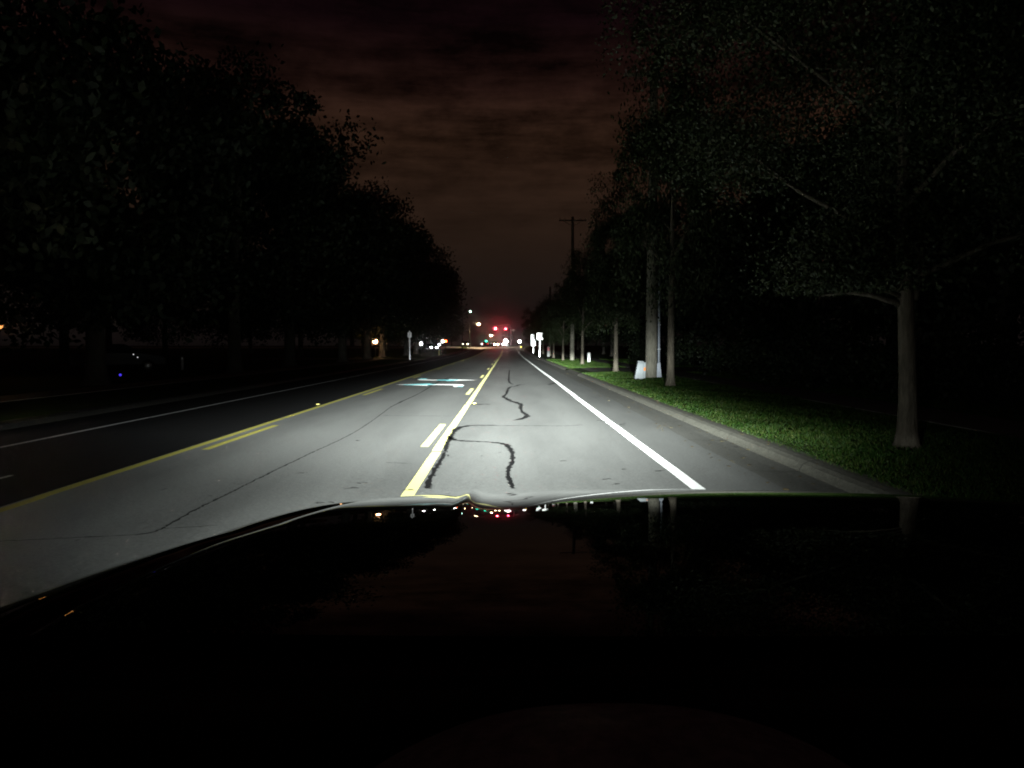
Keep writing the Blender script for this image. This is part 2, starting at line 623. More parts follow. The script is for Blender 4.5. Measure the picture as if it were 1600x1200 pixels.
M_retro = bpy.data.materials.new('retroreflective_sheet')
M_retro.use_nodes = True
_t = NT(M_retro.node_tree)
_b = _t.n('ShaderNodeBsdfPrincipled')
_tc = _t.n('ShaderNodeTexCoord')
_t.put(_b.inputs['Base Color'], _t.ramp(_t.noise(_tc.outputs['Object'], 14, 3, .6), [(.3, (.78, .80, .80)), (.7, (.92, .93, .93))]))
_b.inputs['Metallic'].default_value = 0.85
_b.inputs['Roughness'].default_value = 0.3
_o = _t.n('ShaderNodeOutputMaterial')
_t.put(_o.inputs[0], _b.outputs[0])


# ------------------------------------------------------------------ ground, road, kerbs, markings
def ystations(y0, y1):
    s = [y0]
    while s[-1] < y1:
        st = 1.0 if s[-1] < 40 else (3.0 if s[-1] < 260 else 40.0)
        s.append(min(s[-1] + st, y1))
    return s


def strip(x0, x1, y0, y1, dz, jit=0.0, xs=None):
    """a sheet along the road between two lateral offsets"""
    ys = ystations(y0, y1)
    V, Fc = [], []
    xs = xs or [(x0, dz), (x1, dz)]
    n = len(xs)
    for y in ys:
        b, z = bend(y), zg(y)
        j = random.uniform(-jit, jit)
        for x, d in xs:
            V.append((x + b + j, y, z + d))
    for i in range(len(ys) - 1):
        for k in range(n - 1):
            a = i * n + k
            Fc.append((a, a + 1, a + n + 1, a + n))
    return V, Fc


gx = [(-900, .13), (-200, .13), (-60, .13), (-30, .13), (-15, .13), (-9.17, .13), (-9.16, -.05), (3.79, -.05), (3.80, .13),
      (6, .15), (9, .16), (15, .2), (30, .2), (60, .2), (200, .2), (900, .2)]
structure('ground', mesh('ground', *strip(0, 0, -15, 1600, 0, xs=gx)), M_ground)
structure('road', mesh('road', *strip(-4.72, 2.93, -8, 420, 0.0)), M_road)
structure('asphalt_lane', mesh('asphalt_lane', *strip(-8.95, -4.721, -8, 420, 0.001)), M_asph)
structure('gutter', mesh('gutter', *strip(0, 0, -8, 172, 0, jit=.025, xs=[(2.90, .003), (3.3, -.012), (3.50, -.006)])), M_gut)
kx = [(3.50, -.03), (3.50, .02), (3.54, .085), (3.60, .115), (3.68, .128), (3.82, .131)]
mbk = MB()
for (a, b_) in ((-8, 38.6), (46.6, 172)):
    v, f = strip(0, 0, a, b_, 0, xs=kx)
    mbk.add(v, f)
k = mbk.build('kerb', M_curb)
k['kind'] = 'structure'
lk = [(-9.18, .135), (-9.05, .13), (-8.98, .10), (-8.95, .02), (-8.95, -.03)]
mbl = MB()
for (a, b_) in ((-8, 74), (84, 170)):
    v, f = strip(0, 0, a, b_, 0, xs=lk)
    mbl.add(v, f)
k = mbl.build('kerb', M_dark_kerb)
k['kind'] = 'structure'
# driveways
drv = [(3.30, -.004), (3.52, .012), (3.9, .10), (4.8, .165), (7, .175), (11, .195), (16, .215)]
structure('driveway', mesh('driveway', *strip(0, 0, 38.8, 46.4, 0, xs=drv)), M_curb)
drl = [(-26, .15), (-13, .15), (-9.9, .15), (-9.1, .06), (-8.94, .006)]
structure('driveway', mesh('driveway', *strip(0, 0, 74.2, 83.8, 0, xs=drl)), M_curb)
mbw = MB()
for (a, b_) in ((-8, 38.7), (46.5, 168)):
    mbw.add(*strip(0, 0, a, b_, 0, xs=[(7.35, .16), (7.35, .185), (8.85, .19), (8.85, .15)]))
k = mbw.build('sidewalk', M_walk)
k['kind'] = 'structure'
structure('sidewalk', mesh('sidewalk', *strip(0, 0, -8, 73.9, 0, xs=[(-13.6, .12), (-13.6, .15), (-12.2, .15), (-12.2, .12)])), M_walk)
# crossing street, worn pale pavement
V, Fc = [], []
xs_ = [-120, -60, -30, -12, -6, 0, 6, 12, 30, 60, 120]
for y in np.arange(171, 191, 2.0):
    for x in xs_:
        side = 0.14 if not (-9 < x < 3.6) else 0.006
        V.append((x, y, zg(y) + side + 0.012))
n = len(xs_)
for i in range(len(V) // n - 1):
    for j in range(n - 1):
        a = i * n + j
        Fc.append((a, a + 1, a + n + 1, a + n))
structure('cross_street', mesh('cross_street', V, Fc), M_road)


def marking(name, mat, pieces, dz=0.005):
    mb = MB()
    for (x0, x1, y0, y1) in pieces:
        mb.add(*strip(x0, x1, y0, y1, dz, jit=0.004))
    o = mb.build(name, mat)
    o['kind'] = 'structure'
    return o


def broken(x0, x1, y0, y1, gap=0.10):
    """a long line laid as several passes, tiny offsets where the passes meet"""
    out_, y = [], y0
    while y < y1:
        L = random.uniform(5, 12)
        e = min(y + L, y1)
        j = random.uniform(-.012, .012)
        out_.append((x0 + j, x1 + j, y, e - random.choice([0.0, 0.03, gap])))
        y = e
    return out_


marking('road_edge_line', M_white, broken(1.93, 2.075, 1, 165))
marking('road_edge_line', M_white_worn, broken(-7.50, -7.42, 1, 165, 0.3))
marking('road_lane_line', M_yellow, broken(-1.075, -0.945, 1, 165))
marking('road_lane_line', M_yellow_worn, broken(-4.68, -4.56, 1, 165))
dash = [11.35 + 12.2 * i for i in range(-1, 13)]
marking('road_dash_line', M_yellow, [(-1.29, -1.17, y, y + 3.25) for y in dash])
marking('road_dash_line', M_yellow_worn, [(-4.42, -4.30, y - .3, y + 3.1) for y in dash])
# fragment of an arrow in the far lane, at the picture's left edge
marking('road_arrow_fragment', M_white_worn, [(-5.75, -5.69, 8.55, 8.85)], 0.006)


def arrow(y0, flip, name):
    """a left-turn arrow for the shared turn lane: shaft, bend, head"""
    P = [(0.00, 0.0), (0.34, 0.0), (0.34, 1.2), (0.20, 1.72), (-0.25, 1.95), (-1.02, 2.02), (-1.02, 2.52), (-2.30, 1.62),
         (-1.02, 0.72), (-1.02, 1.28), (-0.42, 1.26), (-0.10, 1.12), (0.0, 0.85)]
    V = []
    for x, y in P:
        X, Y = (-1.98 + x, y0 + y) if not flip else (-3.62 - x, y0 + 2.6 - y)
        V.append((X, Y, zg(Y) + 0.0055))
    bm = bmesh.new()
    f = bm.faces.new([bm.verts.new(v) for v in V])
    bmesh.ops.triangulate(bm, faces=[f])
    me = bpy.data.meshes.new(name)
    bm.to_mesh(me)
    bm.free()
    for p in me.polygons:
        if p.normal.z < 0:
            p.flip()
    structure(name, me, M_arrow)


arrow(27.9, False, 'road_turn_arrow')
arrow(32.4, True, 'road_turn_arrow')
arrow(124.0, False, 'road_turn_arrow')
arrow(131.0, True, 'road_turn_arrow')


def seal(pts_px, wid, rag=0.25, step=0.07, dz=0.0075, zig=0.0):
    """ragged-edged ribbon following photo pixels on the flat road; width in metres per point"""
    P = [Vector((*gp(x, y), 0)) for x, y in pts_px]
    W = list(wid)
    # Catmull-Rom resample
    pts, ws = [], []
    for i in range(len(P) - 1):
        p0, p1, p2, p3 = P[max(i - 1, 0)], P[i], P[i + 1], P[min(i + 2, len(P) - 1)]
        n_ = max(2, int((p2 - p1).length / step))
        for k_ in range(n_):
            t = k_ / n_
            q = 0.5 * ((2 * p1) + (-p0 + p2) * t + (2 * p0 - 5 * p1 + 4 * p2 - p3) * t * t + (-p0 + 3 * p1 - 3 * p2 + p3) * t ** 3)
            pts.append(q)
            ws.append(W[i] * (1 - t) + W[i + 1] * t)
    pts.append(P[-1])
    ws.append(W[-1])
    V, Fc = [], []
    for i, q in enumerate(pts):
        d = (pts[min(i + 1, len(pts) - 1)] - pts[max(i - 1, 0)])
        d.normalize()
        nrm = Vector((-d.y, d.x, 0))
        q = q + nrm * random.uniform(-zig, zig)
        a = ws[i] * (0.5 + random.uniform(-rag, rag))
        b_ = ws[i] * (0.5 + random.uniform(-rag, rag))
        V += [(*(q + nrm * a).xy, dz), (*(q - nrm * b_).xy, dz)]
    for i in range(len(pts) - 1):
        Fc.append((2 * i, 2 * i + 1, 2 * i + 3, 2 * i + 2))
    return V, Fc


Z5 = lambda x, y: (600 + x / 5.714, 560 + y / 5.714)
mb = MB()
A = [Z5(*p) for p in [(396, 1168), (412, 1085), (450, 1010), (498, 930), (545, 840), (568, 760), (588, 712), (610, 680), (640, 642), (700, 614), (800, 603), (1000, 602)]]
mb.add(*seal(A, [.062, .062, .060, .058, .055, .062, .085, .085, .10, .12, .10, .07], 0.34, 0.045))
B = [Z5(*p) for p in [(590, 702), (618, 728), (680, 740), (850, 748), (1000, 757), (1085, 775), (1130, 820), (1150, 875), (1143, 930), (1116, 990), (1108, 1050), (1128, 1105), (1150, 1168)]]
mb.add(*seal(B, [.075, .11, .11, .07, .075, .085, .075, .055, .050, .048, .048, .050, .055], 0.32, 0.045))
C_ = [Z5(*p) for p in [(1155, 556), (1230, 543), (1272, 530), (1277, 508), (1235, 480), (1220, 450), (1225, 415), (1190, 400), (1130, 380), (1070, 345), (1090, 320), (1120, 262), (1180, 248), (1210, 238), (1262, 235)]]
mb.add(*seal(C_, [.10, .12, .11, .10, .075, .075, .10, .13, .13, .10, .07, .08, .11, .11, .10], 0.3, 0.09))
D = [Z5(*p) for p in [(1150, 233), (1120, 215), (1115, 170), (1120, 105)]]
mb.add(*seal(D, [.09, .08, .07, .05], 0.3, 0.15))
for pts in ([(1470, 238), (1500, 228), (1530, 219)], [(775, 412), (830, 414), (880, 412), (945, 413)]):
    mb.add(*seal([Z5(*p) for p in pts], [.11, .12, .08, .10][:len(pts)], 0.35, 0.05))
Z8 = lambda x, y: (860 + x / 5.333, 640 + y / 5.333)
mb.add(*seal([Z8(412, 93), (Z8(440, 98)), Z8(462, 105)], [.05, .06, .03], .4, .03))
mb.add(*seal([Z8(470, 129), Z8(520, 127)], [.06, .07], .4, .05))
mb.add(*seal([Z8(575, 128), Z8(625, 131)], [.07, .05], .4, .05))
# short strands that the sealant brush left beside the ribbon
for (x, y) in [(540, 770), (545, 785), (560, 875), (520, 905), (486, 985), (445, 1045)]:
    a = Z5(x, y)
    mb.add(*seal([a, (a[0] + random.uniform(-2, 3), a[1] + random.uniform(-1.5, 1.5)), (a[0] + random.uniform(2, 4), a[1] - 2)], [.018, .02, .008], .4, .02, 0.0082))
k = mb.build('road_crack_seal', M_tar)
k['kind'] = 'structure'
# joints of the slabs: thin, dull, partly filled
mj = MB()
mj.add(*seal([Z5(1000, 602), Z5(1300, 602), Z5(1600, 604), (910, 664)], [.05, .045, .04, .03], .35, .06, .0035))
mj.add(*seal([Z5(0, 511), Z5(250, 514), Z5(600, 516)], [.03, .03, .02], .4, .08, .0035))
mj.add(*seal([Z5(20, 932), Z5(120, 936), Z5(250, 940)], [.016, .022, .01], .4, .05, .0035))
mj.add(*seal([(0, 846), (110, 841), (222, 835), (255, 826)], [.02, .02, .025, .02], .4, .04, .0035, .006))
mj.add(*seal([(255, 826), (300, 800), (360, 770), (420, 740), (480, 711), (560, 672), Z5(60, 435)], [.022, .024, .022, .022, .02, .018, .02], .4, .05, .0035, .006))
mj.add(*seal([Z5(60, 435), Z5(150, 390), Z5(300, 320), Z5(400, 262), Z5(480, 212), Z5(610, 160)], [.025, .05, .03, .05, .07, .05], .45, .12, .0035, .01))
mj.add(*seal([(255, 826), (300, 824), (340, 821)], [.014, .012, .008], .4, .04, .0035, .006))
k = mj.build('road_joint', M_joint)
k['kind'] = 'structure'

# pale mortar joint across the gutter, ahead of the right fender
mj = MB()
mj.add(*seal([(1208, 757), (1240, 759), (1275, 761), (1306, 763)], [.012, .016, .014, .012], .3, .05, .006))
mj.add(*seal([(1308, 762), (1310, 752), (1313, 742)], [.012, .016, .02], .3, .05, .02))
k = mj.build('gutter_joint', M_walk)
k['kind'] = 'structure'

# raised pavement markers
def marker(px, py, label):
    x, y = gp(px, py)
    r = empty('pavement_marker', (x, y, 0.006))
    mb = MB()
    mb.add([(-.05, -.05, 0), (.05, -.05, 0), (.05, .05, 0), (-.05, .05, 0), (-.036, -.02, .02), (.036, -.02, .02), (.036, .02, .02), (-.036, .02, .02)],
           [(3, 2, 1, 0), (4, 5, 6, 7), (0, 1, 5, 4), (1, 2, 6, 5), (2, 3, 7, 6), (3, 0, 4, 7)])
    mb.build('body', M_yellow, r)
    m2 = MB()
    m2.box((0, -.040, .0125), (.066, .006, .012), 0.001, Matrix.Rotation(math.radians(-34), 3, 'X'))
    m2.build('reflector', MATS['marker_reflector'], r)
    tag(r, label, 'road marker', 'raised pavement markers')


pmat('marker_reflector', (.85, .72, .22), 0.4, 0.3, var=0.05, scale=30)
marker(741.5, 631, 'small yellow raised marker beside the lane line, near a dark road crack')
marker(497, 632.5, 'small yellow raised marker on the left yellow line of the turn lane')
marker(724, 563.5, 'small yellow raised marker far along the left yellow line')


# ------------------------------------------------------------------ grass and leaves
def blades(name, xr, yr, n, h, mat, dens=None):
    x = rng.uniform(*xr, n)
    y = yr[0] * (yr[1] / yr[0]) ** rng.uniform(0, 1, n)
    if dens is not None:
        keep = dens(x, y)
        x, y = x[keep], y[keep]
    n = len(x)
    patch = 0.75 + 0.35 * np.sin(x * 2.1 + 1.3 * np.sin(y * 0.9)) * np.sin(y * 1.3 + x)
    hh = h * rng.uniform(0.45, 1.25, n) * patch * (0.6 + 0.4 * np.minimum(1, (x - xr[0]) / .5))
    wd = 0.0028 + 0.0022 * rng.random(n)
    wd *= np.clip(y / 12, .9, 3.2)
    an = rng.uniform(0, 2 * np.pi, n)
    lx, ly = rng.normal(0, .5, n) * hh, rng.normal(0, .5, n) * hh
    z = zg(y) + np.interp(x, [3.8, 6, 9, 15, 30], [.13, .15, .16, .2, .2]) - 0.01
    ca, sa = np.cos(an) * wd, np.sin(an) * wd
    v = np.empty((n, 5, 3))
    v[:, 0] = np.stack([x - ca, y - sa, z], 1)
    v[:, 1] = np.stack([x + ca, y + sa, z], 1)
    v[:, 2] = np.stack([x + ca * .8 + lx * .35, y + sa * .8 + ly * .35, z + hh * .6], 1)
    v[:, 3] = np.stack([x + lx, y + ly, z + hh * (1 - .3 * rng.random(n))], 1)
    v[:, 4] = np.stack([x - ca * .8 + lx * .35, y - sa * .8 + ly * .35, z + hh * .6], 1)
    me = bpy.data.meshes.new(name)
    me.vertices.add(n * 5)
    me.vertices.foreach_set('co', v.ravel())
    me.loops.add(n * 5)
    me.loops.foreach_set('vertex_index', np.arange(n * 5))
    me.polygons.add(n)
    me.polygons.foreach_set('loop_start', np.arange(n) * 5)
    me.update(calc_edges=True)
    o = obj(name, me, mat)
    o['kind'] = 'stuff'
    return o


def not_paved(x, y):
    dw = (y > 38.4) & (y < 46.8)
    sw = (x > 7.3) & (x < 8.9)
    return ~dw & ~sw


o = blades('grass', (3.72, 12.0), (5.5, 75), 300000, 0.095, M_blade, not_paved)
o['label'] = 'short green grass on the verge beside the kerb'


def leaf_mesh(name, n, xr, yr, zoff, size, seed):
    r_ = np.random.default_rng(seed)
    mb = MB()
    for i in range(n):
        x = xr[0] + (xr[1] - xr[0]) * r_.random()
        y = yr[0] * (yr[1] / yr[0]) ** r_.random()
        s = size * (0.5 + r_.random())
        M = Matrix.Translation((x, y, zg(y) + zoff(x))) @ Matrix.Rotation(r_.random() * 6.28, 4, 'Z') @ Matrix.Rotation((r_.random() - .5) * .7, 4, 'X')
        P = [(-s, 0, 0), (-.3 * s, -.45 * s, .1 * s), (.8 * s, -.15 * s, 0), (s, 0, .05 * s), (.6 * s, .3 * s, .1 * s), (-.3 * s, .5 * s, .15 * s)]
        mb.add([M @ Vector(p) for p in P], [tuple(range(6))])
    return mb


o = leaf_mesh('leaves', 260, (2.7, 3.85), (6.5, 60), lambda x: .012 if x < 3.5 else .14, .03, 5).build('fallen_leaves', M_dead)
tag(o, 'dry fallen leaves and bits scattered along the gutter and kerb', None, None, 'stuff')


mb = MB()
for (px, py) in [(561, 757), (545, 765.5), (501, 788), (518, 787), (470, 741), (634, 768), (975, 735), (945, 751), (958, 759), (1028, 738), (880, 722), (935, 658), (972, 663), (560, 690), (690, 708), (1004, 612), (948, 607), (1093, 655), (1150, 700)]:
    x, y = gp(px, py)
    for q in range(random.choice((1, 1, 2))):
        s_ = random.uniform(.025, .055)
        M = Matrix.Translation((x + q * .05, y + q * .03, .012)) @ Matrix.Rotation(random.uniform(-.7, .7), 4, 'Z') @ Matrix.Rotation(random.uniform(-.3, .3), 4, 'X')
        mb.add([M @ Vector(p) for p in [(-s_, 0, 0), (-.3 * s_, -.4 * s_, .08 * s_), (.8 * s_, -.15 * s_, 0), (s_, 0, .05 * s_), (.5 * s_, .3 * s_, .1 * s_), (-.4 * s_, .4 * s_, .1 * s_)]], [tuple(range(6))])
o = mb.build('fallen_leaves', M_joint)
tag(o, 'scattered dark bits of leaf and tar on the lit road', None, None, 'stuff')


# ------------------------------------------------------------------ trees
def leaf_quads(cent, size, seed):
    r_ = np.random.default_rng(seed)
    n = len(cent)
    nrm = r_.normal(0, 1, (n, 3))
    nrm[:, 2] = np.abs(nrm[:, 2]) * 0.8
    nrm /= np.linalg.norm(nrm, axis=1)[:, None]
    a = np.cross(nrm, r_.normal(0, 1, (n, 3)))
    a /= np.linalg.norm(a, axis=1)[:, None] + 1e-9
    b = np.cross(nrm, a)
    s = (size * r_.uniform(.6, 1.35, n))[:, None]
    v = np.empty((n, 5, 3))
    v[:, 0] = cent - a * s
    v[:, 1] = cent - a * s * .2 - b * s * .55
    v[:, 2] = cent + a * s * .6 - b * s * .35 + nrm * s * .15
    v[:, 3] = cent + a * s
    v[:, 4] = cent + a * s * .1 + b * s * .6 + nrm * s * .1
    return v


def tree_meshes(key, h, cr, cb, tr, nleaf, lsize, seed, fork=None, squash=1.0, limbs=None, lean=0.0):
    """trunk mesh with limbs, crown mesh of clustered leaf faces; origin at the foot of the trunk"""
    r_ = random.Random(seed)
    rn = np.random.default_rng(seed)
    mb = MB()
    fz = fork or h * 0.28
    ctl = [(0, 0, -.25, 2.3), (0, 0, .0, 1.75), (0, 0, .10, 1.38), (0, 0, .25, 1.16), (0, 0, .6, 1.0), (lean * .3, 0, fz * .55, .92), (lean, 0, fz, .86)]
    x, y = lean, 0.0
    top = h * 0.86
    nseg = 6
    for i in range(1, nseg + 1):
        x += r_.uniform(-.12, .12) * cr * .25
        y += r_.uniform(-.12, .12) * cr * .25
        ctl.append((x, y, fz + (top - fz) * i / nseg, .86 * (1 - i / nseg) + .06))
    mb.tube([(a, b, c) for a, b, c, d in ctl], [d * tr for a, b, c, d in ctl], 12)
    tips = []
    main = [Vector(c[:3]) for c in ctl]

    def limb(p0, p1, r0, depth):
        mid = (p0 + p1) * .5 + Vector((r_.uniform(-.08, .08), r_.uniform(-.08, .08), r_.uniform(-.02, .10))) * (p1 - p0).length
        q = (mid + p1) * .5 + Vector((0, 0, .04)) * (p1 - p0).length
        mb.tube([p0, mid, q, p1], [r0, r0 * .7, r0 * .48, r0 * .25], 7)
        tips.append(p1)
        tips.append(q)
        if depth:
            for _ in range(2 if depth > 1 else 3):
                L = (p1 - p0).length * r_.uniform(.35, .6)
                dr = (p1 - p0).normalized() + Vector((r_.uniform(-.8, .8), r_.uniform(-.8, .8), r_.uniform(-.2, .7)))
                limb(r_.choice((mid, q)), mid + dr.normalized() * L, r0 * .42, depth - 1)
    if limbs:
        for (p0, p1, r0) in limbs:
            limb(Vector(p0), Vector(p1), r0, 1)
    nl = 9
    for i in range(nl):
        t = (i + .3) / nl
        zb = fz * 1.02 + (top - fz) * .75 * t
        # point on the trunk at that height
        for a, b in zip(main[:-1], main[1:]):
            if a.z <= zb <= b.z:
                p0 = a.lerp(b, (zb - a.z) / max(b.z - a.z, 1e-6))
                break
        an = i * 2.4 + r_.uniform(-.4, .4)
        R = cr * math.sin(math.pi * min(.95, .28 + .62 * t)) * r_.uniform(.62, .9)
        p1 = p0 + Vector((math.cos(an) * R, math.sin(an) * R, R * r_.uniform(.15, .75)))
        limb(p0, p1, tr * (.42 - .2 * t), 1)
    trunk = mesh(key + '_trunk', mb.v, mb.f, True)
    # leaf clusters: round limb tips and over the crown's uneven shell
    cz, hz = (cb + h) * .5, (h - cb) * .5
    cl = [(t.x, t.y, t.z) for t in tips]
    for _ in range(70):
        v = rn.normal(0, 1, 3)
        v /= np.linalg.norm(v)
        rad = rn.uniform(.45, 1.0) ** .6 * (1 + .14 * math.sin(3.1 * v[0] + seed) * math.sin(4.3 * v[2] + 2.1 * v[1] + seed))
        cl.append((v[0] * cr * rad + lean, v[1] * cr * rad, cz + v[2] * hz * rad * (1.0 if v[2] > 0 else squash)))
    cl = np.array(cl)
    which = rn.integers(0, len(cl), nleaf)
    sp = cr * rn.uniform(.07, .19, len(cl))
    cent = cl[which] + np.clip(rn.normal(0, 1, (nleaf, 3)), -1.7, 1.7) * sp[which][:, None] * np.array([1, 1, .7])
    cent = cent[cent[:, 2] > cb * .8]
    v = leaf_quads(cent, lsize, seed + 1)
    n_ = len(v)
    me = bpy.data.meshes.new(key + '_crown')
    me.vertices.add(n_ * 5)
    me.vertices.foreach_set('co', v.ravel())
    me.loops.add(n_ * 5)
    me.loops.foreach_set('vertex_index', np.arange(n_ * 5))
    me.polygons.add(n_)
    me.polygons.foreach_set('loop_start', np.arange(n_) * 5)
    me.update(calc_edges=True)
    return trunk, me


def tree(name, meshes, loc, rz, label, group, leaf, scale=1.0, sz=None):
    r = empty(name, loc, rz)
    r.scale = (scale, scale, sz or scale)
    obj('trunk', meshes[0], M_bark if leaf is M_leafA else M_bark_dark, r)
    obj('crown', meshes[1], leaf, r)
    tag(r, label, 'tree', group)
    return r


def gz(x, y):
    return zg(y) + (np.interp(x, [3.8, 6, 9, 15, 30], [.13, .15, .16, .2, .2]) if x > 3 else .13)


# the near roadside tree, limbs as in the photo (origin at its foot)
t1limbs = [((0, 0, 1.86), (-1.05, .25, 2.02), .050), ((-.02, 0, 1.95), (-.92, -.2, 2.32), .034), ((.03, 0, 1.95), (.35, .2, 3.3), .07)]
near_m = tree_meshes('near_maple', 8.8, 3.6, 2.55, .112, 170000, .026, 21, fork=2.0, squash=.9, limbs=t1limbs, lean=-.06)
mid_m = [tree_meshes('verge_maple_%s' % c, h, cr, cb, .19, 30000, .068, s, fork=f)
         for c, h, cr, cb, s, f in (('a', 9.5, 3.1, 1.9, 31, 2.3), ('b', 8.8, 2.8, 1.5, 47, 1.9), ('c', 10.2, 3.3, 2.2, 53, 2.5))]
big_m = [tree_meshes('tall_oak_%s' % c, h, cr, cb, .30, 30000, .125, s, fork=f)
         for c, h, cr, cb, s, f in (('a', 14.0, 5.6, 1.6, 61, 3.2), ('b', 12.8, 5.2, 1.2, 77, 2.9), ('c', 15.0, 5.0, 1.8, 83, 3.4))]
small_m = tree_meshes('small_tree', 5.6, 2.2, 2.0, .10, 9000, .085, 91, fork=1.9)

GV = 'street trees along the right verge'
tree('street_tree', near_m, (5.22, 9.98, .14), 0.0, 'nearest street tree on the verge, flared grey trunk with a low forked limb', GV, M_leafA)
rows = [((5.37, 25.3), 0, (.62, 1.22), 'slim street tree just right of the grey utility pole with conduit'),
        ((5.52, 39.2), 1, (.60, 1.15), 'slim street tree beside the driveway, first one past the leaning pedestal'),
        ((5.35, 55.0), 2, (.52, .86), 'slim street tree just left of the small white post'),
        ((5.05, 70.0), 0, (.5, .72), 'thin trunked street tree between the far utility pole and the red panel'),
        ((5.15, 86.0), 1, (.55, .8), 'thin trunked street tree just right of the red panelled post'),
        ((5.6, 101.0), 2, (.62, .78), 'small far street tree directly behind the red panelled post'),
        ((5.4, 117.0), 0, (.66, .8), 'far street tree behind the bright white sign on its post'),
        ((5.5, 134.0), 1, (.7, .85), 'far street tree behind the tall pair of stacked white signs'),
        ((5.3, 152.0), 2, (.8, .85), 'farthest street tree on the right verge, near the crossing')]
for i, ((x, y), k_, s, lab) in enumerate(rows):
    tree('street_tree', mid_m[k_], (x, y, gz(x, y)), 1.1 + i * 2.3, lab, GV, M_leafA, s[0], s[1])

left_front = [(-14.2, 16), (-14.4, 27), (-13.8, 39), (-14.4, 51), (-13.7, 64), (-14.0, 77), (-14.6, 90), (-13.6, 104), (-14.0, 118),
              (-14.4, 133), (-14.2, 149), (-15.2, 166)]
GL = 'tall dark trees lining the left roadside'
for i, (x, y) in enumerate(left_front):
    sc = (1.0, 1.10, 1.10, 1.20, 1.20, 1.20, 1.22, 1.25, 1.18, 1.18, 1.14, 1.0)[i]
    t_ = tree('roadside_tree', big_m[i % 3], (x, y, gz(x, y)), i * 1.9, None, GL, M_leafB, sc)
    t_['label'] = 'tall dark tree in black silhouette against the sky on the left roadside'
GB = 'dark trees standing deep behind the left roadside'
i = 0
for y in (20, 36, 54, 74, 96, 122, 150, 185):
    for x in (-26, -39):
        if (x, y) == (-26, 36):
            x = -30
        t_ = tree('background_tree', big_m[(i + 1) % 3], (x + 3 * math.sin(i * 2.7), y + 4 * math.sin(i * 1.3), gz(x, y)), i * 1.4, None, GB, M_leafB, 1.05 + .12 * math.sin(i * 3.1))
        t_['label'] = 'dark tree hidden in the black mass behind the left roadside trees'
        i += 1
GR = 'dark trees standing behind the right sidewalk'
i = 0
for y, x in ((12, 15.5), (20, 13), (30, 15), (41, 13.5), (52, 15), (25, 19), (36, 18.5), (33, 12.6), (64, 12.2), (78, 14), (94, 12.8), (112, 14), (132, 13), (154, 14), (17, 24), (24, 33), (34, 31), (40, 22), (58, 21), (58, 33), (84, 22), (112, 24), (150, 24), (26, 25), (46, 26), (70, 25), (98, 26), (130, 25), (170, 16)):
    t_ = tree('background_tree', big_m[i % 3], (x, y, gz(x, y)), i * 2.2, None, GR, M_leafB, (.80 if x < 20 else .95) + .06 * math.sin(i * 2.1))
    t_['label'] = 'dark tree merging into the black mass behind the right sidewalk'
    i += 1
GF = 'far trees closing the view beyond the crossing'
for i, (x, y, s) in enumerate(((-34, 300, 1.1), (-24, 330, 1.0), (-42, 260, 1.05), (14, 240, .72), (22, 225, .85), (20, 270, .85), (30, 260, 1.0), (9, 292, .6), (0, 380, .62), (-58, 290, 1.2), (34, 205, .9))):
    t_ = tree('background_tree', big_m[i % 3], (x, y, gz(x, y)), i * 1.7, None, GF, M_leafB, s)
    t_['label'] = 'far dark tree beyond the crossing at the end of the road'
tree('small_tree', small_m, (*at(579, 558, 92)[:2], gz(-16, 92) - .05), .6, 'small tree lit faintly orange by the post lamp at its trunk', None, M_leafC, .92)

# bushes behind the sidewalk
def bush_mesh(seed, n):
    rn = np.random.default_rng(seed)
    cl = rn.normal(0, 1, (26, 3)) * np.array([.75, .55, .35]) + np.array([0, 0, .75])
    cent = cl[rn.integers(0, 26, n)] + np.clip(rn.normal(0, .24, (n, 3)), -.5, .5)
    cent = cent[cent[:, 2] > .03]
    v = leaf_quads(cent, .06, seed)
    n_ = len(v)
    me = bpy.data.meshes.new('bush')
    me.vertices.add(n_ * 5)
    me.vertices.foreach_set('co', v.ravel())
    me.loops.add(n_ * 5)
    me.loops.foreach_set('vertex_index', np.arange(n_ * 5))
    me.polygons.add(n_)
    me.polygons.foreach_set('loop_start', np.arange(n_) * 5)
    me.update(calc_edges=True)
    return me


bm_ = [bush_mesh(s, 5000) for s in (3, 4, 5)]
for i, (x, y, s) in enumerate(((10.3, 23, 1.0), (10.8, 26.5, 1.3), (10.4, 30, 1.1), (10.7, 33.5, 1.4), (11.2, 51, 1.2), (10.6, 55, 1.0), (11, 60, 1.3), (10.9, 18.5, 1.1))):
    o = obj('bush', bm_[i % 3], M_leafB, None, (x, y, gz(x, y)))
    o.scale = (s, s, s)
    o.rotation_euler = (0, 0, i * 1.3)
    tag(o, 'dark leafy bush behind the right sidewalk', 'bush', 'bushes behind the right sidewalk')


